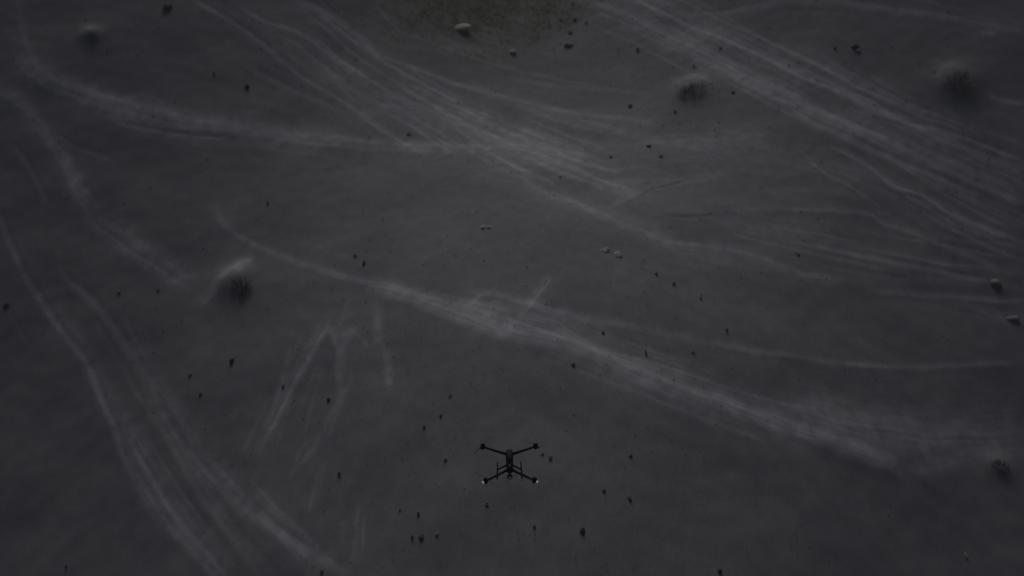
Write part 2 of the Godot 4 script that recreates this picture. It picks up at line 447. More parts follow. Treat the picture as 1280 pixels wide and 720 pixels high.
	track([-4.65, -26.53, -3.43, -25.39, -2.30, -24.33, -0.95, -22.73, 0.05, -21.51, 1.15, -20.22], 0.25, 0.42, -0.008)
	track([-1.35, -25.50, 0.05, -23.79, 1.53, -22.42, 2.57, -21.29], 0.75, 0.17, 0.000)
	track([-1.35, -25.50, 0.05, -23.79, 1.53, -22.42, 2.57, -21.29], 0.23, 0.51, -0.013)
	track([-0.54, -25.67, 1.10, -24.41, 2.32, -23.07], 0.83, 0.14, 0.000)
	track([-0.54, -25.67, 1.10, -24.41, 2.32, -23.07], 0.26, 0.42, -0.008)
	track([0.00, -26.39, 1.65, -24.72, 3.05, -23.33], 0.81, 0.12, 0.000)
	track([0.00, -26.39, 1.65, -24.72, 3.05, -23.33], 0.25, 0.36, -0.008)
	track([0.38, -22.85, 1.49, -21.57, 2.85, -20.69], 0.77, 0.15, 0.000)
	track([0.38, -22.85, 1.49, -21.57, 2.85, -20.69], 0.24, 0.45, -0.008)
	track([-0.71, -23.11, 0.29, -21.87, 1.45, -20.66], 0.69, 0.15, 0.000)
	track([-0.71, -23.11, 0.29, -21.87, 1.45, -20.66], 0.22, 0.45, -0.008)
	track([0.78, -24.15, 1.98, -22.53, 3.61, -21.62], 0.79, 0.13, 0.000)
	track([0.78, -24.15, 1.98, -22.53, 3.61, -21.62], 0.25, 0.39, -0.008)
	track([0.00, -29.07, 1.82, -28.53, 3.77, -27.66], 0.35, 0.27, 0.004)
	track([0.00, -27.04, 1.64, -25.77, 3.68, -24.51, 5.55, -23.23, 7.22, -22.84], 0.87, 0.31, 0.000)
	track([2.02, -23.15, 4.10, -23.67, 6.60, -23.56, 8.59, -23.56], 1.22, 0.31, 0.000)
	track([-3.00, -30.18, -1.23, -30.69, 0.60, -29.52], 0.71, 0.15, 0.000)
	track([0.00, -20.78, 1.19, -20.01, 1.94, -19.42, 2.65, -18.59, 3.46, -18.06, 4.05, -17.66, 5.13, -17.66, 6.27, -17.53, 7.31, -17.23, 7.87, -17.06, 9.07, -17.17], 0.99, 0.15, 0.000)
	track([0.00, -20.78, 1.19, -20.01, 1.94, -19.42, 2.65, -18.59, 3.46, -18.06, 4.05, -17.66, 5.13, -17.66, 6.27, -17.53, 7.31, -17.23, 7.87, -17.06, 9.07, -17.17], 0.39, 0.45, 0.013)
	track([2.47, -19.03, 3.13, -19.79, 3.74, -20.33, 4.76, -20.92, 5.50, -21.14, 6.44, -21.29], 0.87, 0.12, 0.000)
	track([2.47, -19.03, 3.13, -19.79, 3.74, -20.33, 4.76, -20.92, 5.50, -21.14, 6.44, -21.29], 0.34, 0.36, 0.008)
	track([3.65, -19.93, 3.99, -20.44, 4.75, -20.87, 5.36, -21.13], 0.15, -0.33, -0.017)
	track([2.23, -20.89, 3.05, -20.39, 3.71, -20.08], 1.11, 0.15, 0.000)
	track([2.23, -20.89, 3.05, -20.39, 3.71, -20.08], 0.43, 0.45, 0.008)
	track([2.02, -21.22, 3.58, -20.93, 5.05, -21.27, 6.74, -21.59], 0.94, 0.12, 0.000)
	track([2.02, -21.22, 3.58, -20.93, 5.05, -21.27, 6.74, -21.59], 0.29, 0.36, 0.008)
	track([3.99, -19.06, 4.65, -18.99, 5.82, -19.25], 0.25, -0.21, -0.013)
	track([6.02, -19.67, 7.35, -19.76, 8.53, -19.78, 10.19, -19.86, 10.58, -19.56, 11.21, -19.28, 11.91, -18.88, 12.62, -18.53, 13.64, -18.07, 14.66, -17.83], 0.74, 0.16, 0.000)
	track([6.02, -19.67, 7.35, -19.76, 8.53, -19.78, 10.19, -19.86, 10.58, -19.56, 11.21, -19.28, 11.91, -18.88, 12.62, -18.53, 13.64, -18.07, 14.66, -17.83], 0.29, 0.48, 0.013)
	track([10.51, -19.92, 11.10, -19.93], 0.50, 0.15, 0.000)
	track([10.51, -19.92, 11.10, -19.93], 0.16, 0.45, 0.004)
	track([7.15, -19.01, 8.11, -18.99, 8.79, -19.11], 0.76, 0.11, 0.000)
	track([7.15, -19.01, 8.11, -18.99, 8.79, -19.11], 0.30, 0.33, 0.008)
	track([9.67, -22.85, 10.11, -22.46, 10.70, -21.88, 11.19, -20.99, 12.04, -20.61, 12.59, -20.04, 13.50, -19.51, 15.00, -18.87], 0.84, 0.17, 0.000)
	track([9.67, -22.85, 10.11, -22.46, 10.70, -21.88, 11.19, -20.99, 12.04, -20.61, 12.59, -20.04, 13.50, -19.51, 15.00, -18.87], 0.33, 0.51, 0.013)
	track([9.74, -22.11, 10.55, -21.01, 11.48, -20.47], 0.38, 0.27, 0.000)
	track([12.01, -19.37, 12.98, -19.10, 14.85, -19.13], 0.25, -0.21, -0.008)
	track([10.01, -18.48, 10.48, -18.34, 11.60, -18.19, 12.51, -18.14, 13.89, -18.27], 0.66, 0.14, 0.000)
	track([10.01, -18.48, 10.48, -18.34, 11.60, -18.19, 12.51, -18.14, 13.89, -18.27], 0.26, 0.42, 0.008)
	track([8.27, -17.96, 9.63, -17.90, 11.27, -18.01], 0.26, 0.24, 0.000)
	track([9.17, -16.86, 10.57, -17.00, 12.19, -17.10, 13.34, -17.14, 14.49, -17.30], 0.58, 0.17, 0.000)
	track([9.17, -16.86, 10.57, -17.00, 12.19, -17.10, 13.34, -17.14, 14.49, -17.30], 0.23, 0.51, 0.013)
	track([11.87, -16.93, 12.78, -16.78, 13.41, -16.65, 14.28, -16.67], 0.76, 0.13, 0.000)
	track([11.87, -16.93, 12.78, -16.78, 13.41, -16.65, 14.28, -16.67], 0.30, 0.39, 0.008)
	track([7.74, -17.60, 8.36, -17.23, 9.05, -17.25], 0.17, 0.30, 0.004)
	track([5.11, -17.80, 6.45, -17.84, 7.44, -17.79], 0.54, 0.21, 0.000)
	track([8.71, -22.94, 9.37, -21.58, 9.70, -20.92], 0.19, 0.30, 0.004)
	track([6.78, -24.59, 7.90, -22.60, 8.53, -21.02], 0.41, 0.15, 0.000)
	track([2.34, -20.78, 4.71, -19.42, 7.20, -19.27], 1.60, 0.18, 0.000)
	track([-11.58, -20.39, -11.26, -19.67, -10.89, -18.93], 0.33, 0.30, 0.000)
	track([-11.09, -19.94, -10.82, -19.23], 0.22, 0.24, 0.000)
	track([-12.91, -18.87, -12.67, -18.44], 0.18, 0.30, 0.000)
	track([-8.45, -16.36, -8.07, -16.89, -7.50, -17.34, -7.08, -18.15], 0.67, 0.84, 0.000)  # sunlit crest of the left mound painted as a pale stroke
	track([-11.16, -19.11, -9.78, -18.18, -8.39, -17.13], 0.79, 0.26, 0.000)
	track([2.05, -36.20, 5.05, -32.69, 7.41, -28.55, 9.47, -25.45, 11.51, -23.42, 13.54, -21.87, 15.54, -20.57], 2.56, 0.37, 0.008)
	track([9.42, -27.84, 11.04, -25.69, 12.84, -23.83, 15.75, -22.00], 1.36, 0.31, 0.004)
	track([-9.48, -28.79, -6.57, -27.05, -3.74, -25.40, -1.02, -23.39, 1.43, -21.34], 2.44, 0.15, 0.000)
	track([-4.74, -27.36, -2.18, -25.89, 0.26, -23.80, 2.94, -22.20, 5.93, -22.54, 8.51, -23.16], 2.93, 0.22, 0.000)
	track([5.64, -23.84, 8.38, -22.56, 10.49, -21.24, 12.82, -19.36, 14.85, -18.40], 1.78, 0.26, 0.000)
	track([-16.16, -26.03, -14.84, -24.92, -12.90, -24.19, -10.51, -23.51, -7.76, -23.29, -5.26, -23.10], 1.56, 0.35, 0.008)
	track([-12.76, -17.39, -10.78, -15.08, -8.76, -12.40, -7.01, -10.32, -5.53, -8.79], 0.53, 0.31, 0.000)
	track([-10.48, -16.46, -8.49, -13.82, -6.71, -11.55, -5.01, -9.83, -3.40, -8.46], 0.67, 0.35, 0.000)
	track([-13.14, -24.18, -10.93, -23.16, -8.82, -22.42], 0.71, 0.26, 0.000)
	track([-14.17, -22.44, -12.82, -20.98, -11.27, -19.53, -9.39, -18.00, -8.38, -17.04], 0.68, 0.26, 0.000)
	track([0.73, -13.78, 2.11, -12.83, 3.63, -12.16, 5.06, -11.97, 7.17, -11.89], 1.25, 0.40, 0.013)
	track([6.18, -11.86, 7.63, -12.10, 9.31, -12.19, 10.45, -12.44], 1.00, 0.31, 0.008)
	track([-1.53, -14.87, 0.00, -14.22, 1.45, -13.65], 1.25, 0.26, 0.000)
	track([7.55, -11.84, 8.31, -11.64, 9.08, -11.45], 0.47, 0.26, 0.000)
	track([9.60, -11.76, 10.26, -11.87, 10.93, -12.27], 0.30, 0.22, 0.000)
	track([-4.55, -15.23, -3.74, -14.47, -3.14, -13.56], 0.91, 0.22, 0.000)
	track([0.00, -21.63, 2.22, -19.25, 4.63, -17.52, 7.64, -17.22], 1.13, 0.26, 0.000)
	track([5.28, -18.77, 7.95, -18.53, 10.83, -18.07, 14.49, -18.00], 1.19, 0.18, 0.000)
	track([9.71, -26.65, 11.29, -24.59, 12.91, -23.16, 15.61, -21.56], 0.64, 0.35, -0.004)
	track([7.24, -27.47, 9.27, -24.47, 11.26, -22.40, 13.24, -20.82, 15.23, -19.60], 0.57, 0.35, -0.004)
	track([8.22, -26.96, 10.21, -24.19, 12.05, -22.64, 14.11, -21.36, 15.54, -20.57], 0.50, 0.30, -0.004)
	track([10.66, -21.91, 12.20, -20.49, 13.77, -19.41, 14.95, -18.72], 0.54, 0.35, 0.000)
	track([11.48, -20.47, 12.82, -19.36, 14.61, -18.39], 0.39, 0.27, -0.004)
	track([11.18, -17.70, 12.79, -17.69, 14.64, -17.75], 0.45, 0.26, 0.000)
	track([9.71, -16.53, 11.99, -16.59, 14.20, -16.43], 0.40, 0.18, 0.000)
	track([7.57, -16.90, 9.45, -17.24, 11.86, -17.65, 14.58, -17.57], 0.41, 0.18, 0.000)
	track([6.99, -20.49, 8.93, -20.68, 10.76, -20.44], 0.45, 0.21, 0.000)
	track([5.03, -19.98, 6.91, -20.09, 8.84, -20.32], 0.49, 0.21, 0.000)
	track([13.52, -23.61, 14.85, -23.08, 16.13, -22.44], 0.50, 0.24, 0.000)
	track([6.15, -12.58, 8.23, -12.81, 10.44, -13.05, 13.30, -13.82], 1.54, 0.31, 0.008)
	track([7.77, -11.90, 8.76, -11.76, 9.36, -11.67, 10.60, -12.25, 11.60, -12.70], 0.44, 0.35, 0.008)
	track([-10.65, -14.61, -9.15, -12.68, -7.66, -10.92, -6.05, -9.07], 0.40, 0.26, 0.000)
	track([-8.83, -14.33, -7.68, -12.68, -6.20, -11.04, -4.79, -9.60, -3.39, -8.38], 0.30, 0.35, 0.000)
	track([-12.21, -17.85, -10.98, -16.63, -9.70, -15.16], 0.29, 0.21, 0.000)
	track([-2.21, -26.48, -0.53, -25.02, 1.28, -23.50, 2.97, -22.49], 1.18, 0.11, 0.000)
	track([-2.21, -26.48, -0.53, -25.02, 1.28, -23.50, 2.97, -22.49], 0.46, 0.33, -0.008)
	track([-3.32, -26.64, -1.88, -25.38, -0.26, -23.64, 1.22, -22.05, 2.36, -21.00], 0.90, 0.12, 0.000)
	track([-3.32, -26.64, -1.88, -25.38, -0.26, -23.64, 1.22, -22.05, 2.36, -21.00], 0.28, 0.36, -0.008)
	track([-6.72, -28.14, -5.25, -27.13, -3.82, -26.17, -2.67, -25.16], 0.73, 0.31, 0.000)
	track([-8.66, -28.66, -6.63, -27.49, -4.61, -26.14, -3.18, -25.02], 0.63, 0.21, 0.000)
	track([-8.12, -16.70, -7.89, -17.21, -7.46, -17.71, -7.04, -18.21], 1.30, 0.25, 0.000)  # more of the same mound's lit crest, painted into the sand colour
	track([-8.12, -16.70, -7.89, -17.21, -7.46, -17.71, -7.04, -18.21], 0.51, 0.75, 0.017)
	track([5.54, -26.86, 5.88, -27.38, 6.43, -27.46, 6.84, -26.94], 1.28, 0.15, 0.000)  # light on top of the low wide tuft's mound, painted pale
	track([5.54, -26.86, 5.88, -27.38, 6.43, -27.46, 6.84, -26.94], 0.50, 0.45, 0.000)
	track([13.61, -25.21, 14.02, -25.66, 14.65, -26.06], 0.94, 0.15, 0.000)  # lit far side of the top right mound, painted pale
	track([13.61, -25.21, 14.02, -25.66, 14.65, -26.06], 0.37, 0.45, 0.000)
	track([-14.13, -26.90, -14.10, -27.18, -13.95, -27.30], 0.83, 0.17, 0.000)
	track([-14.13, -26.90, -14.10, -27.18, -13.95, -27.30], 0.26, 0.52, 0.000)
	track([7.82, -29.51, 8.71, -28.15, 9.56, -26.95, 10.38, -25.92, 11.17, -25.06], 0.13, 0.18, -0.008)
	track([4.62, -31.70, 6.40, -28.73, 7.93, -26.19, 9.39, -24.20, 10.85, -22.70], 0.55, 0.11, 0.000)
	track([4.62, -31.70, 6.40, -28.73, 7.93, -26.19, 9.39, -24.20, 10.85, -22.70], 0.17, 0.34, 0.000)
	track([3.82, -36.13, 6.10, -32.42, 7.99, -29.03, 9.66, -26.41, 11.27, -24.48], 0.54, 0.12, 0.000)
	track([3.82, -36.13, 6.10, -32.42, 7.99, -29.03, 9.66, -26.41, 11.27, -24.48], 0.17, 0.35, 0.000)
	track([11.16, -25.10, 12.09, -24.10, 13.10, -23.21, 14.08, -22.42, 15.07, -21.68], 0.17, 0.20, -0.008)
	track([4.74, -32.32, 6.25, -29.77, 7.55, -27.54, 8.78, -25.64, 9.98, -24.15], 0.44, 0.13, 0.000)
	track([4.74, -32.32, 6.25, -29.77, 7.55, -27.54, 8.78, -25.64, 9.98, -24.15], 0.14, 0.38, -0.008)
	track([10.21, -26.99, 11.21, -25.77, 12.20, -24.83, 13.25, -23.96, 14.29, -23.19], 0.30, 0.22, -0.008)
	track([4.74, -32.71, 6.21, -30.34, 7.48, -28.16, 8.65, -26.35, 9.80, -24.85], 0.14, 0.20, -0.008)
	track([8.02, -27.04, 8.99, -25.58, 9.97, -24.34, 10.96, -23.36, 11.98, -22.54], 0.17, 0.21, 0.000)
	track([7.98, -30.22, 9.67, -27.52, 11.26, -25.42, 12.90, -23.96, 14.54, -22.68], 0.17, 0.25, -0.008)
	track([6.43, -29.66, 7.42, -27.89, 8.32, -26.37, 9.19, -25.06, 10.06, -23.94], 0.17, 0.24, 0.000)
	track([5.84, -33.71, 7.85, -30.25, 9.60, -27.55, 11.24, -25.46, 12.92, -24.02], 0.54, 0.11, 0.000)
	track([5.84, -33.71, 7.85, -30.25, 9.60, -27.55, 11.24, -25.46, 12.92, -24.02], 0.17, 0.33, -0.008)
	track([3.09, -34.29, 5.43, -30.87, 7.30, -27.65, 9.01, -25.15, 10.65, -23.32], 0.57, 0.11, 0.000)
	track([3.09, -34.29, 5.43, -30.87, 7.30, -27.65, 9.01, -25.15, 10.65, -23.32], 0.18, 0.34, -0.008)
	track([7.10, -27.10, 8.72, -24.84, 10.31, -23.09, 11.94, -21.86, 13.58, -20.82], 0.31, 0.22, -0.008)
	track([9.08, -27.17, 10.07, -25.88, 11.00, -24.82, 12.01, -23.97, 13.02, -23.18], 0.30, 0.18, 0.000)
	track([9.99, -25.13, 11.01, -23.90, 12.07, -22.90, 13.15, -22.03, 14.20, -21.24], 0.29, 0.20, 0.000)
	track([4.09, -34.73, 5.39, -32.80, 6.59, -30.90, 7.63, -29.13, 8.62, -27.63], 0.56, 0.10, 0.000)
	track([4.09, -34.73, 5.39, -32.80, 6.59, -30.90, 7.63, -29.13, 8.62, -27.63], 0.17, 0.31, 0.000)
	track([7.78, -27.53, 9.06, -25.65, 10.30, -24.14, 11.58, -23.00, 12.86, -22.03], 0.14, 0.21, -0.008)
	track([10.62, -23.07, 11.75, -22.12, 12.91, -21.32, 14.03, -20.60, 15.17, -19.92], 0.16, 0.27, -0.008)
	track([6.34, -33.34, 7.70, -30.79, 8.87, -28.67, 9.99, -26.90, 11.09, -25.45], 0.16, 0.28, 0.000)
	track([8.92, -28.79, 9.88, -27.27, 10.80, -25.98, 11.72, -24.93, 12.69, -24.01], 0.64, 0.12, 0.000)
	track([8.92, -28.79, 9.88, -27.27, 10.80, -25.98, 11.72, -24.93, 12.69, -24.01], 0.20, 0.36, 0.000)
	track([5.76, -32.65, 7.67, -29.40, 9.33, -26.82, 10.95, -24.83, 12.57, -23.44], 0.29, 0.26, 0.000)
	track([5.70, -31.76, 6.65, -30.01, 7.49, -28.40, 8.30, -27.02, 9.08, -25.77], 0.16, 0.25, -0.008)
	track([8.64, -25.20, 9.97, -23.57, 11.34, -22.33, 12.71, -21.32, 14.09, -20.46], 0.17, 0.25, -0.008)
	track([11.54, -21.60, 12.32, -21.01, 13.06, -20.43, 13.83, -19.91, 14.59, -19.42], 0.16, 0.19, 0.000)
	track([10.17, -23.48, 11.15, -22.54, 12.14, -21.76, 13.11, -21.02, 14.06, -20.37], 0.20, 0.30, -0.008)
	track([2.73, -33.60, 4.05, -31.67, 5.26, -29.75, 6.23, -27.89, 7.17, -26.20], 0.47, 0.10, 0.000)
	track([2.73, -33.60, 4.05, -31.67, 5.26, -29.75, 6.23, -27.89, 7.17, -26.20], 0.15, 0.31, -0.008)
	track([11.74, -21.89, 12.43, -21.17, 13.16, -20.52, 13.84, -19.94, 14.63, -19.45], 0.28, 0.19, 0.000)
	track([12.09, -21.41, 12.70, -20.84, 13.36, -20.32, 13.99, -19.89, 14.68, -19.48], 0.61, 0.11, 0.000)
	track([12.09, -21.41, 12.70, -20.84, 13.36, -20.32, 13.99, -19.89, 14.68, -19.48], 0.19, 0.32, -0.008)
	track([12.25, -21.66, 12.60, -21.35, 12.97, -21.05, 13.34, -20.76, 13.71, -20.48], 0.16, 0.27, 0.000)
	track([13.31, -20.73, 13.69, -20.39, 14.02, -20.09, 14.41, -19.79, 14.78, -19.51], 0.50, 0.10, 0.000)
	track([13.31, -20.73, 13.69, -20.39, 14.02, -20.09, 14.41, -19.79, 14.78, -19.51], 0.16, 0.31, 0.000)
	track([10.94, -22.80, 11.53, -22.13, 12.09, -21.51, 12.69, -20.96, 13.28, -20.44], 0.16, 0.24, -0.008)
	track([9.00, -22.18, 9.51, -21.54, 10.02, -20.96, 10.52, -20.42, 11.00, -19.89], 0.17, 0.26, -0.008)
	track([10.55, -22.09, 11.22, -21.38, 11.91, -20.73, 12.58, -20.15, 13.27, -19.61], 0.16, 0.28, -0.008)
	track([9.76, -22.96, 10.46, -22.09, 11.16, -21.31, 11.85, -20.60, 12.55, -19.98], 0.17, 0.29, -0.008)
	track([11.09, -21.25, 11.58, -20.75, 12.07, -20.28, 12.54, -19.83, 13.02, -19.40], 0.16, 0.18, -0.008)
	track([12.80, -20.93, 13.20, -20.58, 13.58, -20.27, 13.97, -19.97, 14.38, -19.71], 0.28, 0.19, 0.000)
	track([6.76, -19.13, 7.57, -18.97, 8.41, -18.90, 9.26, -18.80, 10.10, -18.72], 0.14, 0.25, -0.008)
	track([8.37, -18.44, 9.71, -18.29, 11.05, -18.12, 12.35, -17.91, 13.67, -17.72], 0.27, 0.27, -0.008)
	track([9.07, -18.77, 9.83, -18.57, 10.60, -18.41, 11.36, -18.24, 12.12, -18.08], 0.16, 0.17, 0.000)
	track([8.15, -18.31, 9.30, -18.23, 10.44, -18.10, 11.61, -18.00, 12.75, -17.87], 0.15, 0.18, -0.008)
	track([5.48, -18.61, 6.72, -18.31, 8.01, -18.09, 9.33, -17.96, 10.62, -17.82], 0.18, 0.20, -0.008)
	track([5.61, -19.70, 6.45, -19.53, 7.30, -19.39, 8.13, -19.29, 8.99, -19.20], 0.15, 0.27, 0.000)
	track([8.12, -19.53, 9.16, -19.32, 10.23, -19.13, 11.31, -18.97, 12.35, -18.78], 0.13, 0.26, 0.000)
	track([10.41, -19.09, 11.41, -18.98, 12.39, -18.84, 13.37, -18.69, 14.35, -18.56], 0.15, 0.28, -0.008)
	track([7.96, -17.62, 8.75, -17.60, 9.54, -17.57, 10.34, -17.56, 11.15, -17.51], 0.15, 0.18, -0.008)
	track([7.60, -18.57, 8.61, -18.39, 9.63, -18.25, 10.63, -18.10, 11.64, -17.92], 0.29, 0.21, -0.008)
	track([-7.71, -30.71, -6.59, -29.91, -5.47, -29.06, -4.57, -28.43, -3.36, -27.85], 0.40, 0.26, -0.008)
	track([-7.75, -30.18, -6.66, -29.35, -5.59, -28.40, -4.64, -27.72, -3.48, -27.02], 0.84, 0.12, 0.000)
	track([-7.75, -30.18, -6.66, -29.35, -5.59, -28.40, -4.64, -27.72, -3.48, -27.02], 0.26, 0.36, -0.008)
	track([-7.49, -29.11, -6.47, -28.30, -5.46, -27.48, -4.52, -26.84, -3.42, -26.22], 0.22, 0.30, -0.008)
	track([-7.66, -28.01, -6.19, -26.79, -4.68, -25.60, -3.11, -24.43, -1.57, -23.21], 0.21, 0.20, 0.000)
	track([-4.27, -28.70, -2.65, -27.72, -1.17, -26.67, 0.46, -25.32, 1.88, -23.80], 0.45, 0.23, 0.000)
	track([-7.43, -31.06, -6.60, -30.48, -5.81, -29.87, -4.99, -29.28, -4.43, -28.93], 0.18, 0.23, -0.008)
	track([-7.13, -28.78, -5.81, -27.71, -4.52, -26.84, -3.10, -25.94, -1.73, -24.99], 0.87, 0.12, 0.000)
	track([-7.13, -28.78, -5.81, -27.71, -4.52, -26.84, -3.10, -25.94, -1.73, -24.99], 0.27, 0.35, 0.000)
	track([-4.05, -26.62, -2.56, -25.48, -1.13, -24.36, 0.25, -23.04, 1.59, -21.69], 0.42, 0.25, 0.000)
	track([-7.94, -28.47, -6.77, -27.52, -5.58, -26.51, -4.35, -25.72, -3.12, -24.82], 0.21, 0.27, -0.008)
	track([-5.67, -26.38, -4.61, -25.63, -3.53, -24.81, -2.45, -23.90, -1.36, -23.00], 0.17, 0.23, 0.000)
	track([-7.39, -30.32, -5.88, -29.24, -4.59, -28.31, -2.97, -27.47, -1.45, -26.54], 1.07, 0.11, 0.000)
	track([-7.39, -30.32, -5.88, -29.24, -4.59, -28.31, -2.97, -27.47, -1.45, -26.54], 0.42, 0.33, 0.000)
	track([-0.05, -25.41, 0.64, -24.74, 1.35, -23.95, 2.05, -23.21, 2.70, -22.50], 0.95, 0.12, 0.000)
	track([-0.05, -25.41, 0.64, -24.74, 1.35, -23.95, 2.05, -23.21, 2.70, -22.50], 0.30, 0.36, -0.008)
	track([-3.89, -27.60, -2.91, -27.09, -2.08, -26.52, -1.10, -25.94, -0.13, -25.20], 0.32, 0.29, -0.008)
	track([-2.57, -26.88, -1.23, -25.91, 0.19, -24.65, 1.50, -23.30, 2.73, -21.97], 0.64, 0.11, 0.000)
	track([-2.57, -26.88, -1.23, -25.91, 0.19, -24.65, 1.50, -23.30, 2.73, -21.97], 0.20, 0.33, 0.000)
	track([-4.65, -28.38, -2.94, -27.48, -1.39, -26.43, 0.29, -25.05, 1.82, -23.54], 0.31, 0.29, -0.008)
	track([-6.45, -27.33, -5.68, -26.66, -4.89, -26.08, -4.05, -25.56, -3.21, -24.96], 0.17, 0.30, 0.000)
	track([0.21, -24.58, 1.11, -23.82, 2.02, -23.03, 2.84, -22.38, 3.66, -21.78], 0.21, 0.21, 0.000)
	track([-1.67, -26.53, -0.69, -26.02, 0.30, -25.31, 1.21, -24.54, 2.14, -23.78], 0.28, 0.28, -0.008)
	track([-2.12, -25.31, -0.90, -24.59, 0.31, -23.68, 1.50, -22.67, 2.60, -21.86], 1.19, 0.10, 0.000)
	track([-2.12, -25.31, -0.90, -24.59, 0.31, -23.68, 1.50, -22.67, 2.60, -21.86], 0.46, 0.31, 0.000)
	track([-1.91, -24.83, -0.89, -24.27, 0.10, -23.54, 1.05, -22.79, 2.03, -22.10], 0.22, 0.18, 0.000)
	track([-0.06, -27.16, 0.70, -26.58, 1.43, -25.99, 2.13, -25.33, 2.81, -24.73], 0.86, 0.10, 0.000)
	track([-0.06, -27.16, 0.70, -26.58, 1.43, -25.99, 2.13, -25.33, 2.81, -24.73], 0.27, 0.31, -0.008)
	track([1.00, -27.37, 1.84, -26.48, 2.64, -25.65, 3.43, -24.87, 4.15, -24.07], 0.43, 0.22, -0.008)
	track([-2.84, -25.63, -1.74, -25.11, -0.66, -24.43, 0.39, -23.62, 1.42, -22.73], 0.21, 0.25, -0.008)
	track([-0.56, -23.37, 0.13, -22.78, 0.81, -22.17, 1.54, -21.57, 2.20, -21.06], 0.30, 0.23, 0.000)
	track([-4.40, -28.63, -3.43, -28.48, -2.45, -28.27, -1.44, -27.89, -0.46, -27.41], 0.28, 0.28, 0.000)
	track([0.55, -24.27, 1.25, -23.50, 1.98, -22.78, 2.65, -22.15, 3.29, -21.57], 0.43, 0.19, 0.000)
	track([-11.73, -15.89, -11.16, -15.12, -10.55, -14.33, -9.96, -13.60, -9.37, -12.86], 0.08, 0.25, 0.000)
	track([-11.56, -17.06, -10.49, -15.64, -9.43, -14.27, -8.38, -12.96, -7.39, -11.71], 0.08, 0.17, -0.008)
	track([-9.24, -14.40, -8.48, -13.36, -7.75, -12.37, -7.06, -11.44, -6.36, -10.52], 0.08, 0.25, 0.000)
	track([-10.07, -13.88, -9.19, -12.77, -8.34, -11.69, -7.49, -10.64, -6.68, -9.67], 0.08, 0.19, -0.008)
	track([-9.61, -14.00, -8.76, -12.87, -7.91, -11.77, -7.10, -10.76, -6.30, -9.77], 0.08, 0.18, 0.000)
	track([-10.59, -16.94, -10.14, -16.27, -9.70, -15.58, -9.30, -14.98, -8.83, -14.33], 0.08, 0.25, -0.008)
	track([-9.34, -13.46, -8.47, -12.43, -7.64, -11.42, -6.81, -10.47, -6.03, -9.57], 0.08, 0.27, -0.008)
	track([-9.96, -14.83, -9.16, -13.83, -8.38, -12.85, -7.64, -11.91, -6.90, -11.03], 0.10, 0.28, 0.000)
	track([-10.29, -16.14, -9.63, -15.24, -8.99, -14.42, -8.32, -13.56, -7.67, -12.72], 0.09, 0.29, -0.008)
	track([-2.40, -15.83, -1.11, -15.08, 0.09, -14.43, 1.20, -13.88, 2.30, -13.44], 0.13, 0.21, 0.000)
	track([-0.58, -15.55, 0.25, -15.03, 0.99, -14.59, 1.74, -14.23, 2.47, -13.89], 0.44, 0.11, 0.000)
	track([-0.58, -15.55, 0.25, -15.03, 0.99, -14.59, 1.74, -14.23, 2.47, -13.89], 0.14, 0.32, -0.008)
	track([0.37, -13.13, 1.75, -12.48, 3.11, -11.98, 4.50, -11.62, 5.96, -11.42], 0.12, 0.20, -0.008)
	track([-3.17, -15.81, -2.04, -15.09, -0.99, -14.46, -0.02, -13.90, 0.91, -13.39], 0.15, 0.18, -0.008)
	track([1.14, -14.17, 2.09, -13.80, 3.00, -13.49, 3.91, -13.25, 4.87, -13.08], 0.11, 0.25, 0.000)
	track([0.56, -14.52, 1.74, -13.93, 2.91, -13.47, 4.04, -13.11, 5.21, -12.85], 0.11, 0.24, 0.000)
	track([-2.87, -15.27, -1.98, -14.77, -1.16, -14.29, -0.37, -13.91, 0.41, -13.50], 0.12, 0.22, -0.008)
	track([1.71, -13.26, 2.61, -12.84, 3.50, -12.51, 4.41, -12.25, 5.37, -12.09], 0.22, 0.28, -0.008)
	track([0.74, -14.29, 1.66, -13.84, 2.57, -13.45, 3.45, -13.13, 4.36, -12.88], 0.13, 0.27, 0.000)
	track([-2.77, -15.83, -1.20, -14.86, 0.26, -14.04, 1.59, -13.35, 2.89, -12.84], 0.40, 0.11, 0.000)
	track([-2.77, -15.83, -1.20, -14.86, 0.26, -14.04, 1.59, -13.35, 2.89, -12.84], 0.13, 0.33, 0.000)
	track([-8.84, -23.16, -7.96, -23.05, -7.07, -23.02, -6.20, -22.95, -5.33, -22.91], 0.19, 0.28, 0.000)
	track([-8.51, -22.93, -7.74, -22.88, -6.96, -22.91, -6.17, -22.91, -5.41, -22.95], 0.19, 0.21, 0.000)
	track([-14.40, -25.00, -12.73, -24.23, -11.04, -23.68, -9.39, -23.46, -7.74, -23.30], 0.16, 0.24, 0.000)
	track([-12.63, -23.59, -11.58, -23.32, -10.48, -23.11, -9.46, -23.04, -8.42, -23.01], 0.28, 0.25, -0.008)
	track([-15.24, -25.86, -14.04, -24.98, -12.91, -24.55, -11.67, -24.17, -10.53, -23.95], 0.12, 0.21, 0.000)
	track([-8.38, -22.80, -7.43, -22.64, -6.47, -22.48, -5.55, -22.33, -4.60, -22.17], 0.15, 0.18, 0.000)
	track([-5.39, -14.76, -5.43, -14.19, -5.47, -13.61, -5.52, -13.09, -5.58, -12.59], 0.20, 0.30, 0.000)
	track([-4.54, -14.10, -4.66, -13.59, -4.76, -13.07, -4.88, -12.60, -4.97, -12.14], 0.09, 0.21, 0.000)
	track([-5.15, -15.08, -5.25, -14.33, -5.39, -13.61, -5.50, -12.91, -5.62, -12.26], 0.12, 0.20, 0.000)
	track([-4.42, -13.97, -4.49, -13.38, -4.56, -12.81, -4.60, -12.25, -4.67, -11.73], 0.28, 0.11, 0.000)
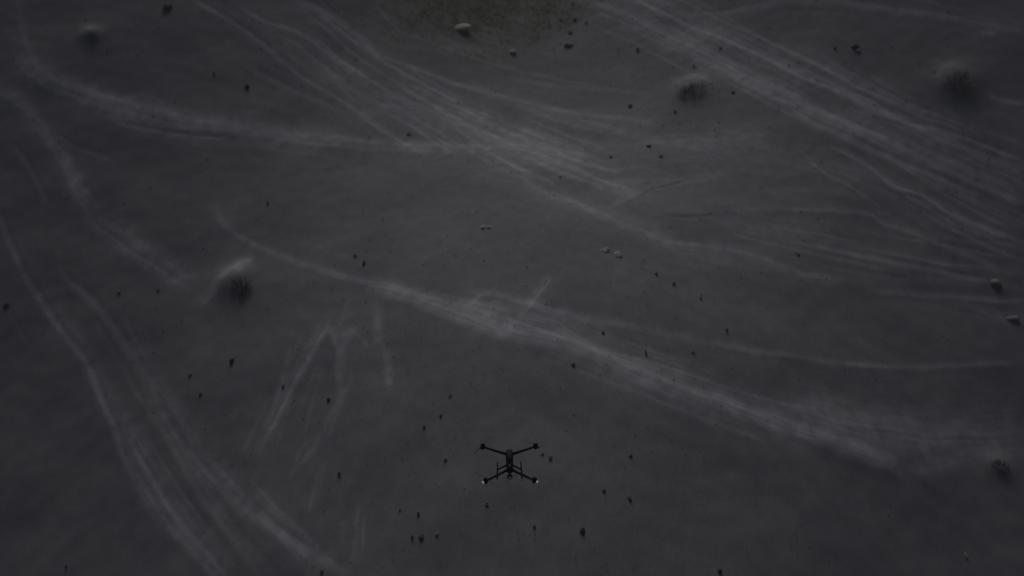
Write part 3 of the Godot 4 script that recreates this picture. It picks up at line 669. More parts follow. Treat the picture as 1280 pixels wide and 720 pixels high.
	track([-4.42, -13.97, -4.49, -13.38, -4.56, -12.81, -4.60, -12.25, -4.67, -11.73], 0.09, 0.32, -0.008)
	track([-5.10, -13.32, -5.16, -12.79, -5.23, -12.26, -5.29, -11.74, -5.35, -11.27], 0.11, 0.28, 0.000)
	track([-5.68, -13.40, -5.80, -12.97, -5.93, -12.53, -6.05, -12.11, -6.17, -11.72], 0.21, 0.28, 0.000)
	track([-3.65, -13.48, -3.75, -12.94, -3.87, -12.42, -3.99, -11.93, -4.10, -11.45], 0.42, 0.12, 0.000)
	track([-3.65, -13.48, -3.75, -12.94, -3.87, -12.42, -3.99, -11.93, -4.10, -11.45], 0.13, 0.35, 0.000)
	track([-16.89, -25.02, -15.32, -23.95, -14.03, -22.44, -13.03, -21.07, -12.10, -19.84, -10.86, -18.82, -9.33, -17.72, -8.05, -16.79], 0.92, 0.35, 0.008)
	track([-0.68, -15.40, -1.23, -14.61], 0.64, 0.17, 0.000)
	track([-0.68, -15.40, -1.23, -14.61], 0.25, 0.52, 0.000)
	track([-0.23, -15.04, -0.74, -14.20], 0.52, 0.15, 0.000)
	track([-0.23, -15.04, -0.74, -14.20], 0.20, 0.45, 0.000)
	track([1.03, -15.99, 0.19, -14.37, -0.45, -13.43], 0.63, 0.15, 0.000)
	track([1.03, -15.99, 0.19, -14.37, -0.45, -13.43], 0.25, 0.45, 0.000)
	track([-4.40, -15.60, -5.11, -13.65, -5.75, -11.69], 0.48, 0.35, 0.000)
	track([-3.89, -14.91, -4.08, -14.07, -3.95, -13.31], 0.36, 0.40, 0.000)
	track([-3.35, -15.80, -3.08, -14.03, -2.70, -12.56], 0.28, 0.30, 0.000)
	track([-1.96, -22.16, 1.35, -19.70, 4.47, -17.85], 1.03, 0.22, 0.000)
	track([6.09, -12.35, 8.12, -12.40, 10.03, -12.45, 12.86, -13.18], 1.54, 0.26, 0.000)
	relief = soften(relief, 2)


func cloud_of(frequency: float, octaves: int, s: int) -> PackedByteArray:
	var n := FastNoiseLite.new()
	n.seed = s
	n.noise_type = FastNoiseLite.TYPE_SIMPLEX_SMOOTH
	n.frequency = frequency
	n.fractal_octaves = octaves
	return n.get_image(TEX_W, TEX_H, false, false, true).get_data()


func growth(p: Vector2, poly: PackedVector2Array) -> float:
	var gap := 1e9
	for i in poly.size():
		gap = minf(gap, p.distance_to(Geometry2D.get_closest_point_to_segment(p, poly[i], poly[(i + 1) % poly.size()])))
	if not Geometry2D.is_point_in_polygon(p, poly):
		gap = -gap
	return clampf(0.5 + gap / 3.6 + 0.35 * wander.get_noise_2d(p.x * 0.8, p.y * 0.8) + 0.2 * wander.get_noise_2d(p.x * 3.1, p.y * 3.1), 0.0, 1.0)


func build_ground():
	# colour: grey sand, lighter where wheels and wind have turned it over, with grain and blotches, plus painted crest light and rut shade
	var big := cloud_of(0.012, 4, 3)
	var mid := cloud_of(0.07, 3, 5)
	var fine := cloud_of(0.33, 2, 9)
	var bytes := PackedByteArray()
	bytes.resize(TEX_W * TEX_H * 3)
	var curve := PackedByteArray()
	for i in 1024:
		curve.append(int(clampf(pow(i / 1023.0, 1.0 / 2.2) * 255.0 + 0.5, 0, 255)))
	for k in TEX_W * TEX_H:
		var b := (big[k] - 128) / 128.0
		var m := (mid[k] - 128) / 128.0
		var f := (fine[k] - 128) / 128.0
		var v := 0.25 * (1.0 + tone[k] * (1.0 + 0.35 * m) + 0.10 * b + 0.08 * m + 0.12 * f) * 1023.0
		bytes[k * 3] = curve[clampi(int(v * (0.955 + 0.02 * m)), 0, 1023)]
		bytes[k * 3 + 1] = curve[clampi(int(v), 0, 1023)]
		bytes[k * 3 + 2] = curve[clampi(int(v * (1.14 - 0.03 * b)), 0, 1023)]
	# olive growth on the sand at the top edge, ragged at its border
	var poly := PackedVector2Array([Vector2(-5.24, -32.51), Vector2(-1.69, -36.14), Vector2(3.17, -35.21), Vector2(1.62, -33.15), Vector2(-1.56, -31.61), Vector2(-3.96, -31.26)])
	for j in range(0, 420):
		for i in range(480, 1180):
			var p := Vector2(X0 + (i + 0.5) * TEXEL, Z0 + (j + 0.5) * TEXEL)
			var g := growth(p, poly)
			if g <= 0.0: continue
			var k := j * TEX_W + i
			g *= 0.75 + 0.5 * (fine[k] - 128) / 128.0 + 0.4 * (mid[k] - 128) / 128.0
			for c in 3:
				bytes[k * 3 + c] = clampi(int(bytes[k * 3 + c] * (1.0 - g * [0.06, 0.01, 0.21][c])), 0, 255)
	var im := Image.create_from_data(TEX_W, TEX_H, false, Image.FORMAT_RGB8, bytes)
	sand = mat(1, 1, 1, 0.95)
	sand.albedo_color = Color.WHITE
	sand.albedo_texture = ImageTexture.create_from_image(im)
	sand.texture_repeat = false
	sand.metallic_specular = 0.2

	# one sheet: fine where the tracks lie, widening to the horizon
	var xs := spread(-23.0, 23.0, 0.065)
	var zs := spread(-36.5, -6.0, 0.065)
	var nx := xs.size()
	var nz := zs.size()
	var points := PackedVector3Array()
	var normals := PackedVector3Array()
	var uvs := PackedVector2Array()
	points.resize(nx * nz); normals.resize(nx * nz); uvs.resize(nx * nz)
	for j in nz:
		var z := zs[j]
		for i in nx:
			var x := xs[i]
			points[j * nx + i] = Vector3(x, ground(x, z), z)
			uvs[j * nx + i] = Vector2((x - X0) / (TEX_W * TEXEL), (z - Z0) / (TEX_H * TEXEL))
	var index := PackedInt32Array()
	index.resize((nx - 1) * (nz - 1) * 6)
	var at := 0
	for j in nz:
		for i in nx:
			var k := j * nx + i
			var px := points[k + 1 if i < nx - 1 else k] - points[k - 1 if i > 0 else k]
			var pz := points[k + nx if j < nz - 1 else k] - points[k - nx if j > 0 else k]
			normals[k] = pz.cross(px).normalized()
			if i < nx - 1 and j < nz - 1:
				index[at] = k; index[at + 1] = k + 1; index[at + 2] = k + nx
				index[at + 3] = k + 1; index[at + 4] = k + nx + 1; index[at + 5] = k + nx
				at += 6
	var arrays := []
	arrays.resize(Mesh.ARRAY_MAX)
	arrays[Mesh.ARRAY_VERTEX] = points
	arrays[Mesh.ARRAY_NORMAL] = normals
	arrays[Mesh.ARRAY_TEX_UV] = uvs
	arrays[Mesh.ARRAY_INDEX] = index
	var mesh := ArrayMesh.new()
	mesh.add_surface_from_arrays(Mesh.PRIMITIVE_TRIANGLES, arrays)
	var o := MeshInstance3D.new()
	o.name = "ground"
	o.mesh = mesh
	o.material_override = sand
	add_child(o)
	tag(o, "grey sand crossed by pale tyre tracks and drag marks", "ground", "", "structure")


func spread(lo: float, hi: float, step: float) -> PackedFloat32Array:
	var out := PackedFloat32Array()
	var far := []
	var d := step
	var p := hi
	while p < 3000.0:
		d *= 1.35
		p += d
		far.append(p)
	for i in range(far.size() - 1, -1, -1):
		out.append(lo - (far[i] - hi))
	var n := int(round((hi - lo) / step))
	for i in n + 1:
		out.append(lerpf(lo, hi, float(i) / n))
	for q in far:
		out.append(q)
	return out


# ---------------------------------------------------------------- ground cover

func scatter(called: String, label: String, category: String, mesh: Mesh, m: Material, places: Array):
	var mm := MultiMesh.new()
	mm.transform_format = MultiMesh.TRANSFORM_3D
	mm.mesh = mesh
	mm.instance_count = places.size()
	for i in places.size():
		mm.set_instance_transform(i, places[i])
	var o := MultiMeshInstance3D.new()
	o.name = called
	o.multimesh = mm
	o.material_override = m
	add_child(o)
	tag(o, label, category, "", "stuff")


func blade(st: SurfaceTool, root: Vector3, lean: Vector3, tall: float, wide: float):
	var side := lean.cross(Vector3.UP).normalized() * wide * 0.5
	var mid := root + Vector3.UP * tall * 0.6 + lean * 0.35
	var tip := root + Vector3.UP * tall + lean
	quad(st, root - side, mid - side * 0.8, mid + side * 0.8, root + side)
	for p in [mid - side * 0.8, tip, mid + side * 0.8]: st.add_vertex(p)


func build_cover():
	# short grass thinning out at the edge of the green patch
	var clump := begin(false)
	for i in 7:
		var w := rng.randf() * TAU
		var out := Vector3(cos(w), 0, sin(w))
		blade(clump, out * rng.randf() * 0.05, out.rotated(Vector3.UP, rng.randf_range(-1, 1)) * rng.randf_range(0.03, 0.08), rng.randf_range(0.02, 0.05), 0.010)
	clump.generate_normals()
	var poly := PackedVector2Array([Vector2(-5.24, -32.51), Vector2(-1.69, -36.14), Vector2(3.17, -35.21), Vector2(1.62, -33.15), Vector2(-1.56, -31.61), Vector2(-3.96, -31.26)])
	var places := []
	var lo := poly[0]; var hi := poly[0]
	for p in poly:
		lo = lo.min(p); hi = hi.max(p)
	lo -= Vector2(2, 2); hi += Vector2(2, 2)
	while places.size() < 4200:
		var p := Vector2(rng.randf_range(lo.x, hi.x), rng.randf_range(lo.y, hi.y))
		var chance := growth(p, poly)
		if rng.randf() > chance * chance * (0.55 + 0.45 * wander.get_noise_2d(p.x * 3.0, p.y * 3.0)):
			continue
		var b := Basis(Vector3.UP, rng.randf() * TAU).scaled(Vector3.ONE * rng.randf_range(0.6, 1.2))
		places.append(Transform3D(b, Vector3(p.x, ground(p.x, p.y) - 0.005, p.y)))
	scatter("short_grass", "thin olive green grass growing at the top edge", "grass", clump.commit(), mat(0.33, 0.355, 0.235), places)

	# small pebbles and bits
	var kinds := [
		["pebbles", "small dark pebbles strewn over the sand", 0.18, 2600, 0.010, 0.026],
		["pale_gravel", "fine pale grit strewn over the sand", 0.36, 2200, 0.008, 0.02],
	]
	for kd in kinds:
		var st := begin()
		lump(st, 1.0, 0.75, 0.8, rng.randi() % 1000, 0.25, 6, 5)
		st.generate_normals()
		places = []
		for i in int(kd[3]):
			var x := rng.randf_range(-20, 20)
			var z := rng.randf_range(-36, -7)
			if absf(x) > 2.0 - z * 0.62: continue
			var s: float = lerpf(kd[4], kd[5], pow(rng.randf(), 2.5)) * (0.5 - z / 36.0)
			places.append(Transform3D(Basis(Vector3.UP, rng.randf() * TAU).scaled(Vector3(s, s, s)), Vector3(x, ground(x, z) + s * 0.2, z)))
		scatter(kd[0], kd[1], "gravel", st.commit(), mat(kd[2], kd[2], kd[2] * 1.02), places)

	# scattered dry stalks on the smooth sand round the drone's spot
	var stalk := begin(false)
	for i in 3:
		var w := rng.randf() * TAU
		blade(stalk, Vector3(cos(w), 0, sin(w)) * 0.01, Vector3(cos(w), 0, sin(w)) * 0.03, rng.randf_range(0.07, 0.12), 0.008)
	stalk.generate_normals()
	places = []
	for i in 560:
		var x := rng.randfn(0.5, 5.0)
		var z := rng.randf_range(-17, -7.5)
		if wander.get_noise_2d(x * 0.5, z * 0.5) < -0.25: continue
		places.append(Transform3D(Basis(Vector3.UP, rng.randf() * TAU).scaled(Vector3.ONE * rng.randf_range(0.4, 1.0)), Vector3(x, ground(x, z) - 0.004, z)))
	scatter("dry_weeds", "sparse short dry stalks on smooth sand below the pale sweep", "weeds", stalk.commit(), mat(0.22, 0.217, 0.205), places)


# ---------------------------------------------------------------- stones, scraps and tufts

func lump(st: SurfaceTool, rx: float, ry: float, rz: float, s: int, rough := 0.22, around := 9, up := 7):
	var n := FastNoiseLite.new()
	n.seed = s
	n.frequency = 0.9
	n.fractal_octaves = 2
	var rings := []
	for j in up + 1:
		var lat := -PI / 2 + PI * clampf(float(j) / up, 0.04, 0.96)
		var ring := PackedVector3Array()
		for k in around:
			var w := -TAU * k / around
			var d := Vector3(cos(lat) * cos(w), sin(lat), cos(lat) * sin(w))
			var r := 1.0 + rough * 2.0 * n.get_noise_3dv(d * 1.6) + rough * n.get_noise_3dv(d * 4.0 + Vector3.ONE * 9.0)
			ring.append(Vector3(d.x * rx, d.y * ry, d.z * rz) * r)
		rings.append(ring)
	loft(st, rings)


var paints := {}

func paint(called: String) -> StandardMaterial3D:
	if not paints.has(called):
		var c: Array = {
			"black": [0.06, 0.06, 0.064], "dark": [0.21, 0.21, 0.22], "faint": [0.31, 0.31, 0.32], "red": [0.19, 0.15, 0.148],
			"cream": [0.74, 0.76, 0.69], "grey": [0.58, 0.59, 0.58], "pink": [0.38, 0.34, 0.34], "white": [0.8, 0.8, 0.86], "green": [0.33, 0.36, 0.34],
			"blue": [0.40, 0.41, 0.47], "scrap": [0.82, 0.82, 0.9], "blade_dark": [0.17, 0.172, 0.165], "blade_dry": [0.36, 0.355, 0.335], "blade_black": [0.06, 0.06, 0.06],
		}[called]
		var m := mat(c[0], c[1], c[2], 0.92)
		var n := FastNoiseLite.new()
		n.seed = paints.size() + 40
		n.frequency = 0.06
		var g := Gradient.new()
		g.set_color(0, Color(0.68, 0.68, 0.68)); g.set_color(1, Color(1, 1, 1))
		var t := NoiseTexture2D.new()
		t.width = 128; t.height = 128; t.seamless = true; t.noise = n; t.color_ramp = g
		m.albedo_texture = t
		m.uv1_triplanar = true
		m.uv1_world_triplanar = true
		m.uv1_scale = Vector3.ONE * 4.0
		paints[called] = m
	return paints[called]


func stone(x: float, z: float, half_wide: float, half_tall: float, kind: String, label: String, group: String):
	var st := begin(false)
	var tall := half_tall * 0.85
	var shrink := 0.9 if kind == "black" else 0.68
	lump(st, half_wide * shrink, tall * shrink * 0.8, half_wide * rng.randf_range(0.6, 1.1), rng.randi() % 10000, 0.3)
	var o := obj("stone", st, paint(kind))
	o.position = Vector3(x, ground(x, z) + tall * 0.25, z)
	o.rotation = Vector3(rng.randf_range(-0.2, 0.2), 0, rng.randf_range(-0.2, 0.2))
	tag(o, label, "stone", group)


func pale(x: float, z: float, half_wide: float, half_tall: float, kind: String, label: String, group: String):
	if label.contains("scrap"):
		# a crumpled sheet
		var st := begin(false)
		var n := FastNoiseLite.new()
		n.seed = rng.randi() % 999
		n.frequency = 0.28
		var deep := half_tall * 1.3
		for side in [0, 1]:
			for j in 7:
				for i in 9:
					var p := []
					for c in [[i, j], [i + 1, j], [i + 1, j + 1], [i, j + 1]]:
						var e := Vector2(c[0] / 9.0 * 2 - 1, c[1] / 7.0 * 2 - 1)
						var edge := 1.0 + 0.3 * n.get_noise_2d(e.x * 5 + 50, e.y * 5)
						var h: float = maxf(0.0, (1.0 - e.length_squared() * 0.5) * half_tall * 0.5 + half_tall * 0.5 * n.get_noise_2d(c[0] * 1.6, c[1] * 1.6)) - 0.004 * side
						p.append(Vector3(e.x * half_wide * edge, h, e.y * deep * edge))
					if side == 0: quad(st, p[0], p[1], p[2], p[3])
					else: quad(st, p[3], p[2], p[1], p[0])
		var o := obj("litter_scrap", st, paint(kind))
		o.position = Vector3(x, ground(x, z) + 0.01, z)
		o.rotation.y = rng.randf_range(-0.4, 0.4)
		tag(o, label, "litter", group)
		return
	var s2 := begin()
	lump(s2, half_wide, minf(half_tall, half_wide) * 0.6, half_tall * rng.randf_range(1.1, 1.4), rng.randi() % 10000, 0.14, 12, 9)
	var q := obj("pale_stone", s2, paint(kind))
	q.position = Vector3(x, ground(x, z) + minf(half_tall, half_wide) * 0.25, z)
	q.rotation.z = 0.12 if half_wide > 0.2 else rng.randf_range(-0.15, 0.15)
	tag(q, label, "stone", group)


func tussock(x: float, z: float, half_wide: float, tall: float, look: String, count: int, label: String):
	var t := base("grass_tuft", Vector3(x, ground(x, z), z))
	tag(t, label, "grass tuft", "grass tufts on small sand mounds")
	for part in 2:
		var st := begin(false)
		for i in count * (3 if part == 0 else 1):
			var w := rng.randf() * TAU
			var r := sqrt(rng.randf())
			var out := Vector3(cos(w), 0, sin(w))
			var root := Vector3(out.x * half_wide * r * 0.8, 0, out.z * half_wide * r * 0.55)
			root.y = ground(x + root.x, z + root.z) - t.position.y - 0.02
			var hgt := tall * rng.randf_range(0.25, 0.6) * (1.1 - r * 0.5) * (1.0 if part == 0 else 1.35)
			if part == 1 and root.z > 0: root.z *= -0.6
			blade(st, root, out * hgt * rng.randf_range(0.2, 0.9) + Vector3(rng.randf_range(-0.04, 0.04), 0, rng.randf_range(-0.04, 0.04)), hgt, 0.014)
		if part == 0:
			tag(obj("green_blades", st, paint("blade_black" if look == "black" else "blade_dark"), t), "", "", "", "stuff")
		elif look != "black":
			tag(obj("dry_blades", st, paint("blade_dry"), t), "", "", "", "stuff")


func build_things():
	stone(-11.85, -28.63, 0.169, 0.123, "black", "black jagged stone at the top edge above the pale crescent mound", "dark stones scattered over the sand")
	stone(-8.67, -25.44, 0.084, 0.098, "black", "small black stone standing alone below the start of the fan of tracks", "dark stones scattered over the sand")
	stone(-9.78, -25.82, 0.057, 0.114, "dark", "narrow dark stone left of the small black one under the fan of tracks", "dark stones scattered over the sand")
	stone(10.95, -27.30, 0.075, 0.089, "dark", "small dark stone just left of the black stone with a pale chip", "dark stones scattered over the sand")
	stone(11.58, -27.16, 0.134, 0.105, "black", "black stone with a pale chip at its foot near the top edge", "dark stones scattered over the sand")
	stone(2.56, -33.45, 0.136, 0.119, "dark", "dark stone, uppermost of the group beside the green patch", "dark stones scattered over the sand")
	stone(2.99, -33.05, 0.084, 0.084, "dark", "small dark stone, rightmost of the group beside the green patch", "dark stones scattered over the sand")
	stone(2.33, -32.53, 0.133, 0.100, "dark", "dark stone, lowest of the group beside the green patch", "dark stones scattered over the sand")
	stone(1.99, -33.58, 0.085, 0.085, "faint", "dull grey stone, leftmost of the group beside the green patch", "dark stones scattered over the sand")
	stone(4.08, -26.34, 0.085, 0.085, "black", "round black stone alone between the fan of tracks and the low grass tuft", "dark stones scattered over the sand")
	stone(4.34, -23.34, 0.078, 0.078, "black", "small black stone on the pale sand where the tracks spread out", "dark stones scattered over the sand")
	stone(4.61, -22.55, 0.102, 0.076, "faint", "dull grey flat stone just below the black one on the pale sand", "dark stones scattered over the sand")
	stone(3.07, -22.70, 0.063, 0.089, "faint", "dull grey stone at the pale cross mark end of the fan of tracks", "dark stones scattered over the sand")
	stone(4.72, -30.13, 0.078, 0.157, "red", "tall dark red clod between the green patch and the long right track", "dark stones scattered over the sand")
	stone(-3.33, -24.05, 0.092, 0.079, "dark", "dark stone caught between two tracks of the fan", "dark stones scattered over the sand")
	stone(-6.95, -14.54, 0.063, 0.094, "black", "upright black stone below the grassy mound with the crest painted pale as sunlit", "dark stones scattered over the sand")
	stone(-8.03, -14.41, 0.064, 0.064, "dark", "dark stone, upper of two left of the pale slanting mark", "dark stones scattered over the sand")
	stone(-7.61, -13.78, 0.063, 0.063, "dark", "dark stone, lower of two left of the pale slanting mark", "dark stones scattered over the sand")
	stone(-13.86, -17.13, 0.088, 0.063, "black", "flat black stone at the left edge beside the long track", "dark stones scattered over the sand")
	stone(-10.73, -17.33, 0.072, 0.072, "faint", "dull grey stone between the two long left tracks", "dark stones scattered over the sand")
	stone(-9.62, -17.31, 0.070, 0.070, "faint", "dull grey stone on bare sand left of the grassy mound", "dark stones scattered over the sand")
	stone(1.34, -12.73, 0.061, 0.061, "dark", "dark stone just under the broad pale sweep above the drone", "dark stones scattered over the sand")
	stone(2.08, -13.84, 0.055, 0.064, "dark", "dark stone between the broad sweep and the thin track above it", "dark stones scattered over the sand")
	stone(-1.33, -12.14, 0.052, 0.052, "faint", "dull grey stone, top of a line of three above the drone", "dark stones scattered over the sand")
	stone(-1.51, -11.64, 0.043, 0.060, "dark", "dark stone, middle of a line of three above the drone", "dark stones scattered over the sand")
	stone(-1.85, -11.40, 0.043, 0.069, "dark", "dark stone, lowest of a line of three above the drone", "dark stones scattered over the sand")
	stone(-1.35, -10.51, 0.050, 0.058, "dark", "dark stone left of the drone at the height of its arms", "dark stones scattered over the sand")
	stone(0.76, -10.33, 0.057, 0.073, "faint", "dull grey stone right of the drone, larger of two near its rear arm", "dark stones scattered over the sand")
	stone(0.61, -10.43, 0.041, 0.049, "faint", "small dull grey stone between the drone's right rear motor and a larger grey stone", "dark stones scattered over the sand")
	stone(2.27, -9.50, 0.064, 0.056, "dark", "dark angular stone, larger of a pair right below the drone", "dark stones scattered over the sand")
	stone(1.78, -9.61, 0.048, 0.056, "red", "dark red clod beside the angular stone right below the drone", "dark stones scattered over the sand")
	stone(2.38, -10.46, 0.049, 0.049, "red", "dull red clod on smooth sand right of the drone", "dark stones scattered over the sand")
	stone(-0.48, -9.41, 0.048, 0.040, "dark", "dark small stone directly below the drone's left front motor", "dark stones scattered over the sand")
	stone(-1.83, -9.38, 0.041, 0.073, "dark", "tall dark stone above the pair of stones left below the drone", "dark stones scattered over the sand")
	stone(-1.92, -8.94, 0.048, 0.064, "dark", "dark stone, left one of the pair below the tall stone", "dark stones scattered over the sand")
	stone(-1.73, -8.90, 0.072, 0.072, "dark", "dark stone, larger right one of the pair below the tall stone", "dark stones scattered over the sand")
	stone(-1.43, -8.89, 0.048, 0.048, "faint", "dull grey stone right of the larger of the pair below the drone", "dark stones scattered over the sand")
	stone(-2.21, -9.56, 0.041, 0.041, "faint", "dull grey stone up left of the tall dark stone below the drone", "dark stones scattered over the sand")
	stone(-3.63, -10.69, 0.044, 0.105, "dark", "long dark sliver of stone beside the pale wavy mark", "dark stones scattered over the sand")
	stone(1.32, -8.77, 0.070, 0.093, "red", "large dull red clod low on the sand right of the drone", "dark stones scattered over the sand")
	stone(0.42, -8.87, 0.039, 0.070, "faint", "dull grey sliver of stone under the drone near the bottom", "dark stones scattered over the sand")
	stone(3.89, -8.25, 0.048, 0.073, "black", "dark stone at the bottom edge right of centre", "dark stones scattered over the sand")
	stone(6.45, -28.08, 0.075, 0.075, "faint", "dull grey stone just behind the low wide grass tuft", "dark stones scattered over the sand")
	stone(7.43, -25.99, 0.099, 0.071, "dark", "dark flat stone right of the low wide grass tuft", "dark stones scattered over the sand")
	stone(5.46, -25.42, 0.069, 0.083, "red", "dull red clod just in front of the low wide grass tuft", "dark stones scattered over the sand")
	stone(7.44, -28.74, 0.076, 0.076, "faint", "dull grey stone on the long right track near the top", "dark stones scattered over the sand")
	stone(-7.08, -20.19, 0.048, 0.085, "dark", "dark stone on dark sand above the start of the broad sweep", "dark stones scattered over the sand")
	stone(-4.16, -17.53, 0.054, 0.076, "dark", "dark stone, left of two above the start of the broad sweep", "dark stones scattered over the sand")
	stone(-3.88, -17.15, 0.053, 0.117, "dark", "tall dark stone, right of two above the start of the broad sweep", "dark stones scattered over the sand")
	stone(4.00, -15.85, 0.050, 0.101, "dark", "tall dark stone below right of the whitish scraps", "dark stones scattered over the sand")
	stone(3.60, -16.17, 0.051, 0.081, "faint", "dull grey stone beside the tall one below the whitish scraps", "dark stones scattered over the sand")
	stone(4.63, -15.47, 0.040, 0.080, "faint", "dull grey sliver of stone right of the tall one below the scraps", "dark stones scattered over the sand")
	stone(5.11, -14.49, 0.039, 0.098, "dark", "tall dark stone just above the thin right track", "dark stones scattered over the sand")
	stone(3.01, -13.28, 0.036, 0.091, "dark", "dark upright stone in the gap above the broad pale sweep", "dark stones scattered over the sand")
	stone(-4.16, -12.72, 0.056, 0.056, "black", "black stone at the kink of the pale wavy mark", "dark stones scattered over the sand")
	stone(-5.40, -13.43, 0.049, 0.059, "dark", "dark stone beside the middle of the pale slanting mark", "dark stones scattered over the sand")
	stone(-10.06, -10.02, 0.032, 0.095, "dark", "thin dark stone in the dark bottom left corner", "dark stones scattered over the sand")
	stone(-3.72, -8.61, 0.050, 0.075, "dark", "dark stone between the tracks at the bottom edge", "dark stones scattered over the sand")
	stone(4.12, -13.50, 0.065, 0.047, "faint", "dull grey flat stone between the thin track and the broad sweep", "dark stones scattered over the sand")
	pale(-1.98, -32.10, 0.360, 0.180, "cream", "large pale oblong stone on the edge of the green patch", "")
	pale(0.03, -31.02, 0.144, 0.128, "grey", "small pale grey stone below right of the large oblong one", "pale stones lying on the sand")
	pale(2.22, -31.50, 0.195, 0.146, "pink", "pinkish pale stone below the dark group beside the green patch", "pale stones lying on the sand")
	pale(-0.77, -18.14, 0.064, 0.064, "white", "small whitish pebble in the dark middle of the sand", "pale stones lying on the sand")
	pale(-0.60, -18.11, 0.086, 0.043, "grey", "faint grey stone touching the small whitish pebble", "pale stones lying on the sand")
	pale(2.40, -17.04, 0.103, 0.062, "white", "dull white scrap, left of the two scraps on the open sand", "crumpled scraps lying on the open sand")
	pale(2.72, -16.89, 0.093, 0.093, "scrap", "bluish white crumpled scrap, right of the two on the open sand", "crumpled scraps lying on the open sand")
	pale(13.36, -17.70, 0.151, 0.113, "green", "faint greenish stone at the right edge beside the slanting tracks", "pale stones lying on the sand")
	pale(13.50, -16.62, 0.198, 0.062, "blue", "low bluish pale stone at the right edge below the greenish one", "pale stones lying on the sand")
	pale(11.65, -26.99, 0.074, 0.060, "grey", "small pale chip of stone in front of the black one near the top", "pale stones lying on the sand")
	pale(7.72, -17.93, 0.057, 0.057, "grey", "tiny pale stone between the tracks right of the scraps", "pale stones lying on the sand")
	pale(9.99, -9.95, 0.031, 0.072, "pink", "thin pale stone low in the dark bottom right corner", "pale stones lying on the sand")
	pale(1.43, -21.29, 0.048, 0.072, "grey", "small pale stone among the ends of the fan of tracks", "pale stones lying on the sand")
	tussock(-7.15, -16.88, 0.377, 0.576, "dark", 34, "dark grass tuft on the lee of the mound with the crest painted pale as sunlit")
	tussock(14.24, -24.85, 0.613, 0.759, "dry", 40, "tall dry grass tuft with a dark base near the top right corner")
	tussock(6.10, -26.28, 0.625, 0.511, "dry", 55, "low wide grass tuft beside the long right track")
	tussock(-13.86, -26.82, 0.226, 0.302, "dry", 14, "small tuft on the pale crescent mound at the top left")
	tussock(11.65, -12.22, 0.288, 0.199, "black", 40, "low black shrubby tuft at the right edge below the pale sweep end")
	pass


# ---------------------------------------------------------------- drone

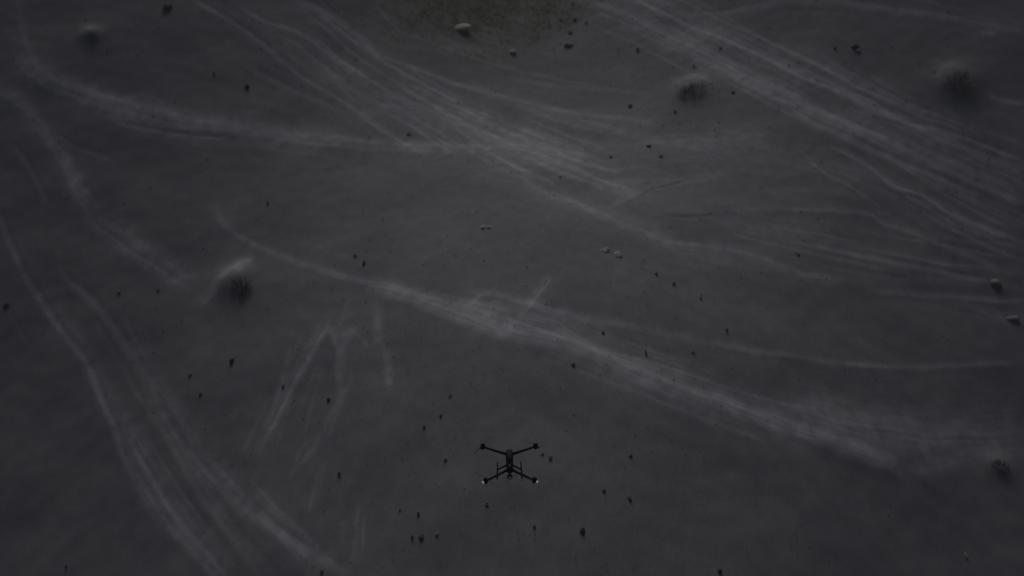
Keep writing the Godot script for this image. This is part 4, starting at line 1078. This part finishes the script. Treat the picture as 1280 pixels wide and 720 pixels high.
func build_drone(at: Vector3):
	var shell := mat(0.007, 0.007, 0.010, 0.8)
	var carbon := mat(0.008, 0.008, 0.009, 0.5)
	var rubber := mat(0.016, 0.018, 0.018, 0.8)
	var lens_glint := mat(0.8, 0.8, 0.84, 0.2)  # pale colour stands in for the glint on the camera lens
	for dull in [shell, carbon, rubber]:
		dull.metallic_specular = 0.15
	lens_glint.clearcoat_enabled = true
	var lamp := mat(0.7, 0.7, 0.7, 0.4)
	lamp.emission_enabled = true
	lamp.emission = Color(0.95, 0.96, 1.0)
	lamp.emission_energy_multiplier = 0.3
	var smoke := StandardMaterial3D.new()
	smoke.albedo_color = Color(0.24, 0.24, 0.25, 0.22)
	smoke.transparency = BaseMaterial3D.TRANSPARENCY_ALPHA
	smoke.roughness = 0.5

	var drone := base("drone", at)
	tag(drone, "black four armed drone hovering above the sand with its camera facing forward", "drone")
	drone.rotation_degrees = Vector3(0, 1.5, -1.2)

	var st := begin()
	hull(st, [[-0.205, 0.030, -0.020, 0.022, 0.012], [-0.195, 0.042, -0.032, 0.034, 0.014], [-0.12, 0.052, -0.04, 0.044, 0.016], [0.02, 0.050, -0.04, 0.048, 0.018], [0.11, 0.044, -0.036, 0.042, 0.016], [0.16, 0.034, -0.028, 0.028, 0.012], [0.168, 0.024, -0.02, 0.018, 0.01]])
	var body := obj("body", st, shell, drone)
	st = begin()
	hull(st, [[-0.16, 0.030, 0.036, 0.062, 0.008], [-0.155, 0.034, 0.036, 0.068, 0.01], [-0.02, 0.034, 0.036, 0.070, 0.01], [-0.012, 0.030, 0.036, 0.064, 0.008]])
	obj("battery", st, mat(0.009, 0.009, 0.012, 0.85), body)
	st = begin()
	lathe(st, Vector3(0, 0.040, 0.085), [[0.011, 0.0], [0.011, 0.010], [0.007, 0.014]])
	obj("beacon", st, mat(0.30, 0.30, 0.33, 0.3), body)

	# root, motor place
	var arms := [
		[Vector3(-0.040, 0.004, -0.135), Vector3(-0.375, 0.045, -0.235)],
		[Vector3(0.040, 0.004, -0.135), Vector3(0.375, 0.045, -0.235)],
		[Vector3(-0.036, -0.004, 0.125), Vector3(-0.335, 0.0, 0.305)],
		[Vector3(0.036, -0.004, 0.125), Vector3(0.335, 0.0, 0.305)],
	]
	for i in 4:
		var a: Vector3 = arms[i][0]
		var b: Vector3 = arms[i][1]
		var front := i > 1
		st = begin()
		tube(st, a, b, 0.019, 0.015, 10)
		tube(st, a - (b - a) * 0.05, a + (b - a) * 0.09, 0.026, 0.022, 10)
		var arm := obj("arm", st, carbon, drone)
		st = begin()
		lathe(st, b + Vector3(0, -0.04, 0), [[0.018, 0.0], [0.026, 0.006], [0.031, 0.02], [0.031, 0.042], [0.037, 0.048], [0.037, 0.072], [0.030, 0.080], [0.012, 0.083], [0.009, 0.094]])
		obj("motor", st, shell, arm)
		st = begin()
		var out := Vector3(signf(b.x), 0, 0.15).normalized()
		var spot := b + out * 0.036 + Vector3(0, 0.0, 0.012)
		lathe(st, spot - Vector3(0, 0.014, 0), [[0.010, 0.0], [0.016, 0.006], [0.018, 0.014], [0.015, 0.024], [0.007, 0.030]], 12)
		obj("navigation_light", st, lamp if front else mat(0.10, 0.10, 0.11, 0.4), arm)
		# two thin smoky blades at rest
		var prop := Node3D.new()
		prop.name = "propeller"
		drone.add_child(prop, true)
		prop.position = b + Vector3(0, 0.052, 0)
		prop.rotation.y = [0.9, -0.35, 2.5, 0.2][i]
		st = begin()
		lathe(st, Vector3(0, -0.008, 0), [[0.010, 0.0], [0.010, 0.012], [0.006, 0.016]], 10)
		obj("hub", st, carbon, prop)
		for s in [0, 1]:
			st = begin()
			var rings := []
			for e in [[0.012, 0.010, 0.45], [0.05, 0.024, 0.36], [0.10, 0.026, 0.26], [0.16, 0.021, 0.18], [0.20, 0.014, 0.13], [0.215, 0.005, 0.1]]:
				var ring := PackedVector3Array()
				for c in [[1.0, 0.0], [0.2, 0.0016], [-1.0, 0.0], [0.2, -0.0016]]:
					var p := Vector2(e[1] * 0.5 * c[0], c[1]).rotated(e[2])
					ring.append(Vector3(e[0], p.y, p.x))
				rings.append(ring)
			loft(st, rings)
			var bl := obj("blade", st, smoke, prop)
			bl.rotation.y = PI * s

	# landing gear: a sloping strut and a long skid on each side
	for s in [-1.0, 1.0]:
		st = begin()
		tube(st, Vector3(s * 0.165, -0.165, -0.115), Vector3(s * 0.175, -0.165, 0.165), 0.011, 0.011, 8)
		var skid := obj("landing_skid", st, rubber, drone)
		st = begin()
		tube(st, Vector3(s * 0.03, -0.03, 0.02), Vector3(s * 0.169, -0.163, 0.01), 0.015, 0.011, 8)
		obj("strut", st, carbon, skid)

	# camera slung under the nose
	st = begin()
	tube(st, Vector3(0, -0.03, 0.13), Vector3(0, -0.075, 0.150), 0.016, 0.014, 10)
	tube(st, Vector3(-0.034, -0.08, 0.165), Vector3(0.034, -0.08, 0.165), 0.012, 0.012, 10)
	var gimbal := obj("camera", st, carbon, drone)
	st = begin()
	lump(st, 0.040, 0.040, 0.040, 3, 0.0, 16, 12)
	var ball := obj("camera_ball", st, shell, gimbal)
	ball.position = Vector3(0, -0.082, 0.185)
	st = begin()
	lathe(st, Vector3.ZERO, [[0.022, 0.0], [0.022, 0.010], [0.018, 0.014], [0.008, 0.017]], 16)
	var eye := obj("lens", st, lens_glint, gimbal)  # lens disc carries the painted glint
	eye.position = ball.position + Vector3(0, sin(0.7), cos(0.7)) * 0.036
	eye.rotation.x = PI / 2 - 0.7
